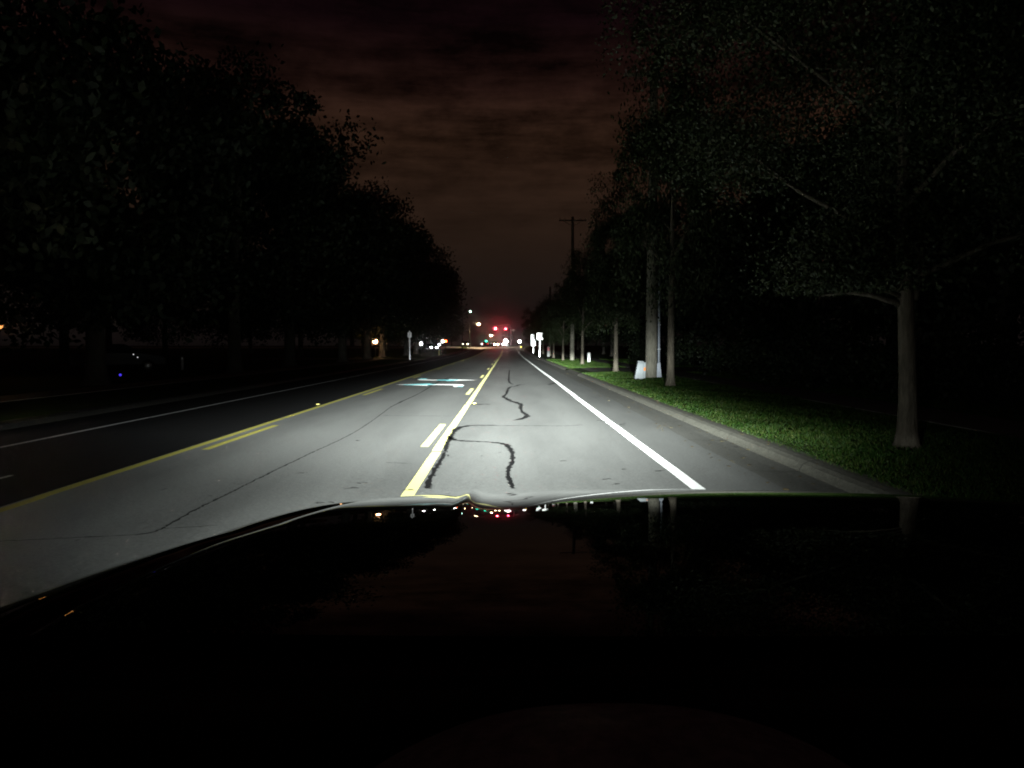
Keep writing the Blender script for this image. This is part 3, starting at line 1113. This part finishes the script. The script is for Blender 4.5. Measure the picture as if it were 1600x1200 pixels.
# ------------------------------------------------------------------ utility poles, pedestals, signs
def utility_pole(x, y, h, r0, label, conduit=False, arm=True):
    g = gz(x, y)
    r = empty('utility_pole', (x, y, g))
    mb = MB()
    n_ = 10
    mb.tube([(0, 0, -.4 + (h + .4) * i / n_) for i in range(n_ + 1)], [r0 * (1 - .38 * i / n_) for i in range(n_ + 1)], 18)
    mb.build('pole', M_pole, r)
    if conduit:
        m2 = MB()
        cx_ = r0 + .055
        m2.tube([(cx_, -.03, .55), (cx_ - .01, -.03, 2.5), (cx_ - .02, -.03, 5.0)], [.045, .045, .045], 10)
        m2.build('conduit', M_pvc, r)
        m3 = MB()
        V = [(r0 - .05, -.15, -.02), (r0 + .16, -.15, -.02), (r0 + .16, .07, -.02), (r0 - .05, .07, -.02),
             (r0 - .02, -.09, .62), (r0 + .10, -.09, .66), (r0 + .10, .04, .66), (r0 - .02, .04, .62)]
        m3.add(V, [(0, 1, 5, 4), (1, 2, 6, 5), (2, 3, 7, 6), (3, 0, 4, 7), (4, 5, 6, 7), (3, 2, 1, 0)])
        m3.build('cable_guard', M_pvc, r)
        for zz_ in (1.2, 2.2, 3.2):
            m4 = MB()
            m4.box((r0 + .05, -.03, zz_), (.13, .12, .03), .004)
            m4.build('strap', M_galv, r)
    if arm:
        m5 = MB()
        m5.box((0, -.16, h - .35), (2.5, .10, .12), .01)
        m5.box((-.45, -.17, h - .62), (.9, .02, .04), 0, Matrix.Rotation(math.radians(30), 3, 'Y'))
        m5.box((.45, -.17, h - .62), (.9, .02, .04), 0, Matrix.Rotation(math.radians(-30), 3, 'Y'))
        m5.build('crossarm', M_pole, r)
        for xx in (-1.15, -.7, .7, 1.15):
            m6 = MB()
            m6.lathe((xx, -.16, h - .29), [(.015, 0), (.015, .06), (.045, .08), (.03, .11), (.045, .13), (.02, .16)], 8)
            m6.build('insulator', MATS['white_plastic'], r)
    tag(r, label, 'utility pole', 'wooden utility poles on the right verge')
    return r


utility_pole(5.93, 31.7, 12.6, .25, 'thick wooden utility pole with a grey conduit, behind the leaning grey pedestal', True)
utility_pole(5.88, 70.0, 12.95, .20, 'wooden utility pole whose crossarm stands out against the sky')
utility_pole(5.95, 108.0, 9.5, .19, 'distant wooden utility pole among far trees on the right verge', arm=False)

# leaning communications pedestal with its twin behind
def pedestal(name, x, y, wd, dp, h, lean, label, mats, sticker=False, taper=.78, cap=True):
    r = empty(name, (x, y, gz(x, y) - .02))
    r.rotation_euler = (0, math.radians(lean), 0)
    mb = MB()
    a, b_ = wd / 2, dp / 2
    V = []
    for z, k_ in ((0, 1.0), (.04, 1.0), (h * .5, (1 + taper) / 2), (h, taper)):
        for sx, sy in ((-1, -1), (1, -1), (1, 1), (-1, 1)):
            V.append((sx * a * k_, sy * b_ * k_, z))
    Fc = [(i * 4 + j, i * 4 + (j + 1) % 4, i * 4 + 4 + (j + 1) % 4, i * 4 + 4 + j) for i in range(3) for j in range(4)] + [(12, 13, 14, 15), (3, 2, 1, 0)]
    mb.add(V, Fc)
    o_ = mb.build('body', mats, r)
    bv = o_.modifiers.new('bevel', 'BEVEL')
    bv.width = .012
    bv.segments = 2
    if cap:
        mb = MB()
        mb.box((0, 0, h + .03), (wd * taper * 1.06, dp * taper * 1.06, .06), .015)
        mb.build('cap', mats, r)
    if sticker:
        mb = MB()
        mb.box((wd * .26, -b_ * .86 - .006, h * .66), (wd * .34, .004, h * .30), 0, Matrix.Rotation(math.radians(-2), 3, 'X'))
        mb.build('warning_sticker', M_orange, r)
    tag(r, label, 'utility pedestal', None)
    return r


pedestal('utility_pedestal', 5.29, 31.0, .36, .26, .70, 6, 'leaning grey utility pedestal in front of the thick pole with conduit', M_ped, taper=.64)
pedestal('utility_pedestal', 5.50, 31.35, .22, .20, .70, 3, 'second grey pedestal wedged behind the leaning one, orange sticker on its face', M_ped, sticker=True, taper=.9, cap=False)
p_ = at(920, 565, 62)
pedestal('utility_pedestal', p_[0], 62, .22, .2, .74, 0, 'small white upright post standing alone on the grass past the driveway', M_white_plastic, taper=.95)
for ch in list(bpy.data.objects):
    pass

# post with red panel
x, y = at(857, 545, 95)[0], 95
r = empty('marker_post', (x, y, gz(x, y) - .02))
mb = MB()
mb.box((0, 0, .62), (.30, .16, 1.24), .02)
mb.build('cabinet', M_cab, r)
mb = MB()
mb.box((0, -.085, .95), (.24, .008, .42), .002)
mb.build('red_panel', M_red, r)
tag(r, 'narrow grey roadside cabinet with a red panel near the bright signs', 'cabinet')


def rounded_plate(wd, h, rad, th):
    bm = bmesh.new()
    pts = []
    for cx_, cz_, a0 in ((wd / 2 - rad, h / 2 - rad, 0), (-wd / 2 + rad, h / 2 - rad, 90), (-wd / 2 + rad, -h / 2 + rad, 180), (wd / 2 - rad, -h / 2 + rad, 270)):
        for k_ in range(5):
            a_ = math.radians(a0 + 22.5 * k_)
            pts.append((cx_ + rad * math.cos(a_), cz_ + rad * math.sin(a_)))
    n_ = len(pts)
    V = [(x_, -th / 2, z_) for x_, z_ in pts] + [(x_, th / 2, z_) for x_, z_ in pts]
    Fc = [tuple(range(n_)), tuple(range(2 * n_ - 1, n_ - 1, -1))] + [(i_, i_ + n_, (i_ + 1) % n_ + n_, (i_ + 1) % n_) for i_ in range(n_)]
    bm.free()
    return V, Fc


def sign(x, y, post_h, plates, face, label, rz, post_r=.03, group=None, post_mat=None):
    r = empty('road_sign', (x, y, gz(x, y) - .02), rz)
    mb = MB()
    if post_mat:
        mb.box((0, .03, post_h / 2 - .1), (post_r * 2, post_r * .9, post_h + .2), .004)
    else:
        mb.tube([(0, .03, -.2), (0, .03, post_h)], [post_r, post_r], 8)
    mb.build('post', post_mat or M_galv, r)
    for (pz, wd, h) in plates:
        V, Fc = rounded_plate(wd, h, .05, .004)
        mb = MB()
        mb.add([(a, b_ - post_r - .012, c + pz) for a, b_, c in V], Fc)
        mb.build('sign_plate', face, r)
    tag(r, label, 'road sign', group)
    return r


p1 = at(843.5, 525.5, 95)
sign(p1[0], 95, 2.72, [(p1[2] - gz(p1[0], 95) + .02, .70, .82)], M_retro, 'bright white sign glaring back the headlights, on a lit post', math.radians(-2.4), .05, None, M_retro)
p2 = at(833.3, 532, 128)
zz0 = gz(p2[0], 128)
sign(p2[0], 128, 2.9, [(p2[2] - zz0 + .55, .78, .92), (p2[2] - zz0 - .42, .72, .92)], M_retro, 'tall pair of stacked bright white signs left of the glaring one', math.radians(-1.9), .04, None, M_retro)
p3 = at(640, 523, 76)
r = sign(p3[0], 76, 2.86, [(p3[2] - gz(p3[0], 76) + .0, .36, .50)], M_signwhite, 'small grey parking-type sign on a slim post at the left kerb', math.radians(5), .04, None, M_signwhite)
mb = MB()
mb.box((0, -.056, p3[2] - gz(p3[0], 76) + .06), (.09, .002, .18))
mb.box((-.02, -.056, p3[2] - gz(p3[0], 76) - .12), (.18, .002, .04))
mb.build('faded_print', M_print, r)


# ------------------------------------------------------------------ street lights, signals and far lamps
def street_light(px, py, y, rad, col, st, label, side=1, armlen=1.8, inten=0):
    x, _, z = at(px, py, y)
    gx_ = x - side * armlen
    g = gz(gx_, y)
    r = empty('street_light', (gx_, y, g))
    H = z - g
    mb = MB()
    mb.tube([(0, 0, -.2), (0, 0, H * .6), (0, 0, H - .25)], [.11, .09, .07], 10)
    mb.build('pole', M_black, r)
    mb = MB()
    mb.tube([(0, 0, H - .3), (side * armlen * .4, 0, H + .12), (side * (armlen - .15), 0, H + .16)], [.05, .045, .04], 8)
    mb.build('arm', M_galv, r)
    mb = MB()
    mb.ball((side * armlen, 0, H + .16), .2, 2, (1.7, .8, .5))
    mb.build('lamp_head', M_house, r)
    mb = MB()
    mb.ball((side * armlen, 0, H), rad, 2, (1, 1, .8))
    mb.build('lamp_lens', emat('lamp_%s' % label[:12], col, st), r)
    if inten:
        lamp(r, (side * armlen, 0, H - rad - .02), col, inten, .12, (150, (0, 0, 0)))
    tag(r, label, 'street light', 'street lights')
    return r


street_light(748, 506.5, 184, .30, (1.0, .70, .38), 60, 'warm white street light left of the larger red signal', 1, 2.2, 380)
street_light(735, 486.7, 150, .14, (.62, 1.0, .86), 25, 'small greenish street light high against the left trees', 1, 1.6)
street_light(767, 524.5, 330, .42, (1.0, .72, .45), 90, 'distant warm street light low between the green light and red signal', 1, 2.0)


def post_lamp(px, py, y, rad, col, st, label, cat='lamp', group='far lamps on posts', sq=1.0, inten=0):
    x, _, z = at(px, py, y)
    g = gz(x, y)
    r = empty('post_lamp', (x, y, g))
    H = max(z - g, .15)
    mb = MB()
    mb.tube([(0, 0, -.1), (0, 0, H)], [.045, .04], 8)
    mb.lathe((0, 0, max(H - rad * sq - .12, 0)), [(.05, 0), (.09, .04), (.07, .1)], 10)
    mb.build('post', M_black, r)
    mb = MB()
    mb.ball((0, 0, H), rad, 2, (1, 1, sq))
    mb.build('globe', emat('globe_%d_%d' % (px, py), col, st), r)
    if inten:
        lamp(r, (0, 0, H), col, inten, rad * 1.05)
    tag(r, label, cat, group)
    return r


post_lamp(586.3, 533.5, 88, .26, (1.0, .52, .24), 26, 'orange post lamp glowing beside the small tree on the left', inten=7)
post_lamp(658, 537, 110, .19, (1.0, .92, .95), 30, 'white post lamp, highest of the three clustered lights right of the grey sign')
post_lamp(686.5, 538.5, 112, .14, (.86, .92, 1.0), 22, 'bluish white post lamp just left of the red beacon')
post_lamp(691.6, 533.4, 116, .18, (1.0, .98, .95), 26, 'white post lamp touching the red beacon, above the bluish one')
post_lamp(790.2, 533.6, 215, .58, (1.0, .98, .96), 26, 'large white globe lamp beside the signal pole', sq=1.18)
post_lamp(811.8, 533.6, 190, .36, (1.0, .97, .94), 24, 'white globe lamp right of the signal pole, above a small yellow lamp')
post_lamp(814.2, 542.2, 165, .15, (1.0, .70, .10), 4, 'tiny yellow lamp low beneath the right-hand white globe')
post_lamp(733.2, 536.6, 215, .20, (1.0, .9, .6), 6, 'dim yellowish lamp just above the far headlights on the left')
post_lamp(753, 537.5, 240, .22, (1.0, .97, .9), 10, 'small white lamp left of the green signal')
# warm porch lamp at the picture's left edge
post_lamp(-3, 508, 30, .17, (1.0, .36, .10), 1.6, 'orange porch lamp post cut by the left edge of the picture', inten=1.6)
post_lamp(-150, 470, 12, .11, (1.0, .74, .60), 150, 'warm lamp on a post just outside the left edge')
post_lamp(-235, 478, 11.5, .10, (1.0, .74, .60), 150, 'second warm lamp on a post farther outside the left edge')


def signal_head(r, x, z, lit, lens_r, col, st, inten=0):
    mb = MB()
    mb.box((x, .14, z), (.40, .22, 1.16), .03)
    for k_ in range(3):          # visors
        zc = z + (1 - k_) * .36
        V, Fc = [], []
        for i_ in range(9):
            a_ = math.radians(-20 + 220 * i_ / 8)
            for yy in (.03, -.20):
                V.append((x + .165 * math.cos(a_), yy, zc + .165 * math.sin(a_)))
        Fc = [(2 * i_, 2 * i_ + 1, 2 * i_ + 3, 2 * i_ + 2) for i_ in range(8)]
        mb.add(V, Fc, True)
    h = mb.build('signal_head', M_house, r)
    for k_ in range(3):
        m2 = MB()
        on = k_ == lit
        m2.ball((x, .02, z + (1 - k_) * .36), lens_r if on else .14, 2, (1, .35, 1))  # lit lens drawn oversized, its glow standing in for bloom
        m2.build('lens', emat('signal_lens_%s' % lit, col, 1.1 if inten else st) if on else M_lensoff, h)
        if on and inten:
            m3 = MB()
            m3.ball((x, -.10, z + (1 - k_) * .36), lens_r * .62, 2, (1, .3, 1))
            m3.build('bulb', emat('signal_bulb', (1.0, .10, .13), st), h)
    if inten:
        lamp(r, (x, -.24, z + (1 - lit) * .36), col, inten, .1, (110, (math.radians(-84), 0, 0)))


y_s = 206.0
xp, _, zt = at(797.5, 513, y_s)
g = gz(xp, y_s)
r = empty('traffic_signal', (xp, y_s, g))
H = zt - g
mb = MB()
mb.tube([(0, 0, -.2), (0, 0, H * .5), (0, 0, H + .9)], [.16, .14, .11], 12)
mb.build('pole', M_galv, r)
mb = MB()
mb.tube([(0, .1, H + .55), (-2.2, .1, H + .72), (-4.6, .1, H + .80)], [.09, .075, .055], 10)
mb.build('mast_arm', M_galv, r)
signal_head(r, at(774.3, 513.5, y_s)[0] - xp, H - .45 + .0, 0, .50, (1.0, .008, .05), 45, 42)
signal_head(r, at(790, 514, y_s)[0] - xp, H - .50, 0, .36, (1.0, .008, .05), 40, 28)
mb = MB()
mb.box((.75, -.02, H - .45), (1.1, .02, .28), .004)
mb.box((.12, 0, H - .45), (.26, .05, .05))
mb.build('street_name_plate', M_alu, r)
tag(r, 'traffic signal on a mast arm with two red lights over the road', 'traffic light')

y_s = 300.0
xp, _, zt = at(759.5, 533, y_s)
g = gz(xp, y_s)
r = empty('traffic_signal', (xp, y_s, g))
mb = MB()
mb.tube([(0, .3, -.2), (0, .3, zt - g + 1.0)], [.10, .09], 10)
mb.build('pole', M_galv, r)
signal_head(r, 0, zt - g + .36, 2, .30, (.03, 1.0, .62), 14)
tag(r, 'distant traffic signal showing green, low left of the red ones', 'traffic light')

y_s = 114.0
xp, _, zt = at(696.3, 533.2, y_s)
g = gz(xp, y_s)
r = empty('beacon_post', (xp, y_s, g))
mb = MB()
mb.tube([(0, 0, -.1), (0, 0, zt - g - .16)], [.05, .045], 8)
mb.lathe((0, 0, zt - g - .26), [(.06, 0), (.12, .03), (.12, .10), (.10, .13)], 12)
mb.build('post', M_black, r)
mb = MB()
mb.lathe((0, 0, zt - g - .13), [(.15, 0), (.17, .08), (.16, .2), (.09, .28)], 14)
mb.build('red_lens', emat('red_beacon', (1.0, .09, .02), 30), r)
tag(r, 'glowing red beacon on a short post beside white lamps on the left', 'beacon light')

# yellow bollard in front of the lamps, faint left bollard
def bollard(px, py, y, h, rad, mat, label, refl=None):
    x, _ = at(px, py, y)[:2]
    r = empty('bollard', (x, y, gz(x, y) - .02))
    mb = MB()
    mb.lathe((0, 0, 0), [(rad * 1.2, 0), (rad, .05), (rad, h - .06), (rad * .8, h - .02), (rad * .3, h)], 14)
    mb.build('body', mat, r)
    mb = MB()
    mb.lathe((0, 0, h * .74), [(rad * 1.02, 0), (rad * 1.05, .02), (rad * 1.05, .12), (rad * 1.02, .14)], 14)
    mb.build('reflective_band', refl or M_white_plastic, r)
    tag(r, label, 'bollard')
    return r


bollard(686, 545, 105, 1.0, .10, M_yellow, 'short yellow bollard below the bluish post lamp on the left')
bollard(285, 575, 44, .78, .085, M_alu, 'faint grey bollard with a pale band alone on the dark left lawn', M_retro)


# ------------------------------------------------------------------ far cars
def car(loc, rz, paint_, label, head=None, tail=None, hst=40, hr=.13, hcol=(1, .98, .95)):
    r = empty('parked_car', loc, rz)          # local +Y is the car's front
    prof = [(-2.2, .35), (-2.25, .75), (-2.1, .95), (-1.5, 1.0), (-.95, 1.42), (.25, 1.45), (1.0, 1.02), (1.95, .88), (2.2, .70), (2.2, .35)]
    mb = MB()
    W = .88
    V = []
    for s_ in (-1, 1):
        for yy, z in prof:
            V.append((s_ * (W if z < 1.05 else W * .78), yy, z))
    n_ = len(prof)
    Fc = [tuple(range(n_ - 1, -1, -1)), tuple(range(n_, 2 * n_))] + [(i_, (i_ + 1) % n_, (i_ + 1) % n_ + n_, i_ + n_) for i_ in range(n_)]
    mb.add(V, Fc)
    b_ = mb.build('body', paint_, r)
    bv = b_.modifiers.new('bevel', 'BEVEL')
    bv.width = .06
    bv.segments = 3
    mb = MB()
    mb.add([(-.62, .33, 1.415), (.62, .33, 1.415), (.76, .96, 1.075), (-.76, .96, 1.075)], [(0, 1, 2, 3)])
    mb.build('windshield', M_cglass, r)
    mb = MB()
    mb.add([(-.62, -1.0, 1.405), (.62, -1.0, 1.405), (.74, -1.46, 1.055), (-.74, -1.46, 1.055)], [(3, 2, 1, 0)])
    mb.build('rear_window', M_cglass, r)
    for s_ in (-1, 1):
        mb = MB()
        mb.add([(s_ * .80, .75, 1.09), (s_ * .70, .22, 1.38), (s_ * .70, -.88, 1.36), (s_ * .80, -1.3, 1.09)], [(0, 1, 2, 3) if s_ > 0 else (3, 2, 1, 0)])
        mb.build('side_window', M_cglass, r)
        for yy in (-1.35, 1.35):
            m2 = MB()
            m2.tube([(s_ * .68, yy, .32), (s_ * .895, yy, .32)], [.32, .32], 20)
            wh = m2.build('wheel', M_tyre, r)
            m3 = MB()
            m3.tube([(s_ * .89, yy, .32), (s_ * .905, yy, .32)], [.2, .18], 14)
            m3.build('rim', M_rim, wh)
        mb = MB()
        mb.ball((s_ * .62, 2.17, .72), hr, 2, (1.15, .5, .8))
        mb.build('headlight', emat('car_headlight', hcol, hst) if head else M_lensoff, r)
        mb = MB()
        mb.ball((s_ * .66, -2.2, .80), .11, 2, (1.3, .5, .8))
        mb.build('taillight', emat('car_taillight', (1, .02, .02), 6) if tail else M_lensoff, r)
    tag(r, label, 'car', 'cars far down the road')
    return r


def carat(pxl, pxr, py, y, **kw):
    """car facing the camera whose headlights sit at those pixels"""
    xl, _, z = at(pxl, py, y)
    xr = at(pxr, py, y)[0]
    xm = (xl + xr) / 2
    yaw = math.acos(max(-1, min(1, (xr - xl) / 1.24)))
    return car((xm + 2.17 * math.sin(yaw) * 0, y + 2.17, gz(xm, y) - .13), math.pi + yaw * .9, **kw)


carat(663.5, 671, 541, 150, paint_=M_carB, label='grey car with white headlights on, facing us beside the post lamps on the left', head=True, hst=60, hr=.18)
carat(779.9, 784.2, 536.6, 262, paint_=M_carA, label='far car with bright white headlights, left of the large globe lamp', head=True, hst=70, hr=.22)
carat(767.6, 772.6, 537.6, 250, paint_=M_carB, label='far car with yellowish headlights, right of the green signal', head=True, hst=55, hr=.26, hcol=(1, .88, .5))
carat(722.4, 731.3, 541.6, 196, paint_=M_carC, label='far car with yellowish headlights on the left, below a dim lamp', head=True, hst=16, hr=.15, hcol=(1, .93, .65))
x_, y_ = at(758.6, 540, 232)[0], 232
car((x_, y_, gz(x_, y_) - .13), 0.0, M_carC, 'far car seen from behind with red tail lights, under the green signal', tail=True)
# dark parked car on the left lawn drive: only two reflectors show, given their own glow
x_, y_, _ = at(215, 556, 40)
c_ = car((x_ - 1.0, y_, gz(x_, y_) + .01), math.radians(-62), M_black, 'dark parked car deep on the left, only two small white reflectors showing as glowing dots')
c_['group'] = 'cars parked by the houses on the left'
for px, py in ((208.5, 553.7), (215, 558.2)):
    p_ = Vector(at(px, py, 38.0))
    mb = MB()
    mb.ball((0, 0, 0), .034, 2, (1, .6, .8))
    o_ = mb.build('glowing_reflector', emat('car_reflector_glow', (.95, .97, 1.0), 1.0), c_)
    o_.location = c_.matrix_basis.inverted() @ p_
# glint as a glowing bar on an added post; blue reflector that glows
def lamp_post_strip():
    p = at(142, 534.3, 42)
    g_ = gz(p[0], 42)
    r_ = empty('glint_strip', (p[0], 42, g_))
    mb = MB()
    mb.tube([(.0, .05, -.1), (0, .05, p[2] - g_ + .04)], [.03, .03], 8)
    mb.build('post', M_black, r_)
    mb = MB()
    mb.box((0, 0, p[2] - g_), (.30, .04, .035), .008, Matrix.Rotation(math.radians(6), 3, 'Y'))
    mb.build('glowing_bar', emat('strip_glow', (1, .97, .9), .75), r_)
    tag(r_, 'thin white glint drawn as a slightly tilted glowing bar, alone in the dark on the left', 'lamp')
    p = at(188, 588, 34)
    g_ = gz(p[0], 34)
    r_ = empty('ground_marker', (p[0], 34, g_))
    mb = MB()
    mb.lathe((0, 0, -.05), [(.03, 0), (.03, max(p[2] - g_, .08))], 8)
    mb.build('stake', M_black, r_)
    mb = MB()
    mb.ball((0, 0, max(p[2] - g_, .08)), .055, 2)
    mb.build('blue_glow_dot', M_blue, r_)
    tag(r_, 'tiny blue reflector drawn as a glowing dot, low on the dark left lawn', 'lamp')


lamp_post_strip()  # glint bar on an added post, and the glowing blue reflector


# ------------------------------------------------------------------ our own car: hood, fenders, front, dash
HALF = 0.92


def slope(y):
    return 0.106 + 0.1235 * (y - 1.47)


def hood_prof():
    """centre-line profile from the windscreen over the nose and down to the bumper"""
    ys = np.linspace(0.68, 2.17, 44)
    z = [0.0]
    for a, b_ in zip(ys[:-1], ys[1:]):
        z.append(z[-1] - slope((a + b_) / 2) * (b_ - a))
    z = np.array(z)
    z += (1.5 - .19 * 2.165) - z[-1]
    P = list(zip(ys, z))
    y0, z0 = P[-1]
    for dy, dz in ((.03, .0075), (.06, .0175), (.09, .031), (.12, .050), (.15, .075), (.175, .105), (.195, .145), (.21, .19), (.22, .25), (.225, .32)):
        P.append((y0 + dy, z0 - dz))
    return P


PROF = hood_prof()


def surf(u, i):
    """point of the bodywork at lateral offset u from the car's centre and profile row i"""
    y, z = PROF[i]
    a = abs(u) / HALF
    y2 = 0.82 + (y - 0.82) * (1 - .085 * a ** 3.5 - (.03 if u < 0 else 0.0) * a ** 3)
    drop = .012 * a * a
    if a > .80:
        drop += .030 * ((a - .80) / .2) ** 2.2
    rear = min(1, max(0, (1.35 - y) / .55))
    drop = drop * (1 - rear) - .008 * rear * a ** 4
    if a > .87:
        drop += .022 * rear * ((a - .87) / .13) ** 2
    X = CARX + u
    fr = min(1, max(0, (y - 1.2) / .8))
    # sharp short rib left of the middle and the shallow trough beside it
    drop -= .0105 * fr * math.exp(-((X + .088) / .020) ** 2)
    drop += .0055 * fr * math.exp(-((X - .0) / .075) ** 2)
    drop -= .004 * fr * math.exp(-((X - .38) / .30) ** 2)
    # crease near the fender
    return (X, y2, z - drop)


def seam(y):
    return .83 - .105 * min(1, max(0, (y - 1.15) / 1.0))


def patch(us, rows, fender=False):
    V, Fc = [], []
    n_ = len(us)
    for i_ in rows:
        sf = seam(PROF[i_][0])
        for u in us:
            a = abs(u)
            if fender:
                a2 = sf + .006 + (a - .722) * (.918 - sf - .006) / (.918 - .722)
                v = surf(math.copysign(a2, u), i_)
                q = max(0, 1 - (a - .722) / .06)
                V.append((v[0], v[1], v[2] - .013 * q * q))
            else:
                a2 = a * (1 + (sf / .715 - 1) * (a / .715) ** 4)
                v = surf(math.copysign(a2, u), i_)
                q = max(0, (a - .672) / .043)
                V.append((v[0], v[1], v[2] - .010 * q * q))
    for a in range(len(rows) - 1):
        for b_ in range(n_ - 1):
            p = a * n_ + b_
            Fc.append((p, p + 1, p + n_ + 1, p + n_))
    return V, Fc


root = empty('dark_car', (CARX, 0.9, 0.0))


def carpart(name, mb, mat, smooth=True, parent=None):
    me = mesh(name, [(v[0] - CARX, v[1] - .9, v[2]) for v in mb.v], mb.f, smooth)
    return obj(name, me, mat, parent or root)


rows_ = list(range(len(PROF)))
us = list(np.linspace(-.715, -.66, 8)) + list(np.linspace(-.65, -.58, 4)) + list(np.arange(-.56, -.30, .01)) + list(np.linspace(-.29, .65, 48)) + list(np.linspace(.66, .715, 8))
mb = MB()
mb.add(*patch(us, rows_))
carpart('hood', mb, M_carpaint)
for s_ in (-1, 1):
    uu = [.722, .735, .75, .77, .79, .81, .83, .85, .87, .885, .90, .91, .918]
    if s_ < 0:
        uu = [-q for q in uu][::-1]
    V, Fc = patch(uu, rows_, True)
    # side wall down to the sill
    edge = [i_ * len(uu) + (len(uu) - 1 if s_ > 0 else 0) for i_ in range(len(rows_))]
    mb = MB()
    mb.add(V, Fc)
    base = [V[e] for e in edge]
    lev = [(.004, .012), (.014, .03), (.026, .07), (.034, .15), (.036, .30), (.02, .62)]
    prev = edge
    for dx, dz in lev:
        st_ = len(mb.v)
        mb.v += [(p[0] + s_ * dx, p[1], max(p[2] - dz, .32)) for p in base]
        cur = list(range(st_, st_ + len(base)))
        for q in range(len(base) - 1):
            f_ = (prev[q], cur[q], cur[q + 1], prev[q + 1])
            mb.f.append(f_ if s_ < 0 else f_[::-1])
            mb.sm.append(True)
        prev = cur
    carpart('fender', mb, M_carpaint)
    # headlight housing and wheel
    mb = MB()
    mb.box((CARX + s_ * .66, 2.33, .90), (.42, .16, .20), .05)
    hl = carpart('headlight', mb, M_cglass)
    mb = MB()
    mb.tube([(CARX + s_ * .64, 2.39, .92), (CARX + s_ * .64, 2.425, .92)], [.075, .07], 16)
    carpart('lens', mb, M_rim, True, hl)
    mb = MB()
    mb.tube([(CARX + s_ * .72, 1.62, .36), (CARX + s_ * .93, 1.62, .36)], [.36, .36], 28)
    wh = carpart('wheel', mb, M_tyre)
    mb = MB()
    mb.tube([(CARX + s_ * .925, 1.62, .36), (CARX + s_ * .945, 1.62, .36)], [.24, .22], 20)
    carpart('rim', mb, M_rim, True, wh)
mb = MB()
mb.box((CARX, 2.33, .90), (.86, .10, .26), .03)
carpart('grille', mb, M_black, False)
mb = MB()
mb.box((CARX, 2.36, .58), (1.78, .22, .34), .07)
carpart('bumper', mb, M_carpaint, False)
mb = MB()
mb.box((CARX, 1.5, .75), (1.6, 1.3, .62), .05)
carpart('engine', mb, M_black, False)
mb = MB()
mb.box((CARX, .80, .72), (1.74, .04, 1.0))
carpart('firewall', mb, M_black, False)
# cowl under the screen, wipers, dash
mb = MB()
mb.box((CARX, .66, 1.20), (1.7, .10, .05), .02)
carpart('cowl', mb, M_black, False)
for (x0, x1) in ((-.30, .30), (.32, .98)):
    mb = MB()
    mb.tube([(x0, .72, 1.190), (x0 + .25, .75, 1.205), (x1, .77, 1.205)], [.010, .008, .006], 6)
    wp = carpart('wiper', mb, M_black)
    mb = MB()
    mb.box(((x0 + x1) / 2 + .12, .775, 1.21), (abs(x1 - x0) * .9, .012, .014), .003)
    carpart('wiper_blade', mb, M_tyre, False, wp)
M_dash = pmat('dash_vinyl', (.10, .10, .10), 0.85, spec=0.2, var=0.2, scale=60, bump=0.3)
V, Fc = [], []
nx, ny = 60, 24
for j in range(ny + 1):
    for i_ in range(nx + 1):
        xx = -.55 + 1.86 * i_ / nx
        yy = .30 + .40 * j / ny
        z = 1.085 + .05 * math.sin(math.pi * min(1, (yy - .30) / .40 * .62 + .2))
        V.append((xx, yy, z))
for j in range(ny):
    for i_ in range(nx):
        a = j * (nx + 1) + i_
        Fc.append((a, a + 1, a + nx + 2, a + nx + 1))
mb = MB()
mb.add(V, Fc)
da = carpart('dashboard', mb, M_dash)
# instrument binnacle hump
M_binn = pmat('binnacle_vinyl', (.72, .72, .72), 0.9, spec=0.1, var=0.25, scale=70, bump=0.4)
V, Fc = [], []
nx, ny = 48, 16
for j in range(ny + 1):
    for i_ in range(nx + 1):
        a = -1 + 2 * i_ / nx
        t = j / ny
        xx = .075 + .27 * a
        yy = .36 + .27 * t * (1 - .25 * a * a)
        z = 1.11 + (.145 * (1 - abs(a) ** 2.6)) * (math.sin(math.pi * (.22 + .70 * t)) ** .5)
        V.append((xx, yy, z))
for j in range(ny):
    for i_ in range(nx):
        q = j * (nx + 1) + i_
        Fc.append((q, q + 1, q + nx + 2, q + nx + 1))
mb = MB()
mb.add(V, Fc)
carpart('instrument_hood', mb, M_binn, True, da)
tag(root, 'glossy black car we look out of, its hood filling the bottom of the picture', 'car')


# ------------------------------------------------------------------ thin haze, added to put halos round the lamps
HALO_HAZE = 0.0006
if HALO_HAZE:
    mb = MB()
    mb.box((0, 790, 9.4), (1830, 1640, 21.6))
    M_halo_haze = bpy.data.materials.new('halo_haze')
    M_halo_haze.use_nodes = True
    t = NT(M_halo_haze.node_tree)
    pv = t.n('ShaderNodeVolumePrincipled')
    pv.inputs['Color'].default_value = (.9, .9, .9, 1)
    pv.inputs['Density'].default_value = HALO_HAZE
    pv.inputs['Anisotropy'].default_value = 0.985
    o = t.n('ShaderNodeOutputMaterial')
    t.put(o.inputs['Volume'], pv.outputs[0])
    hz = mb.build('added_halo_haze', M_halo_haze)
    hz['kind'] = 'stuff'
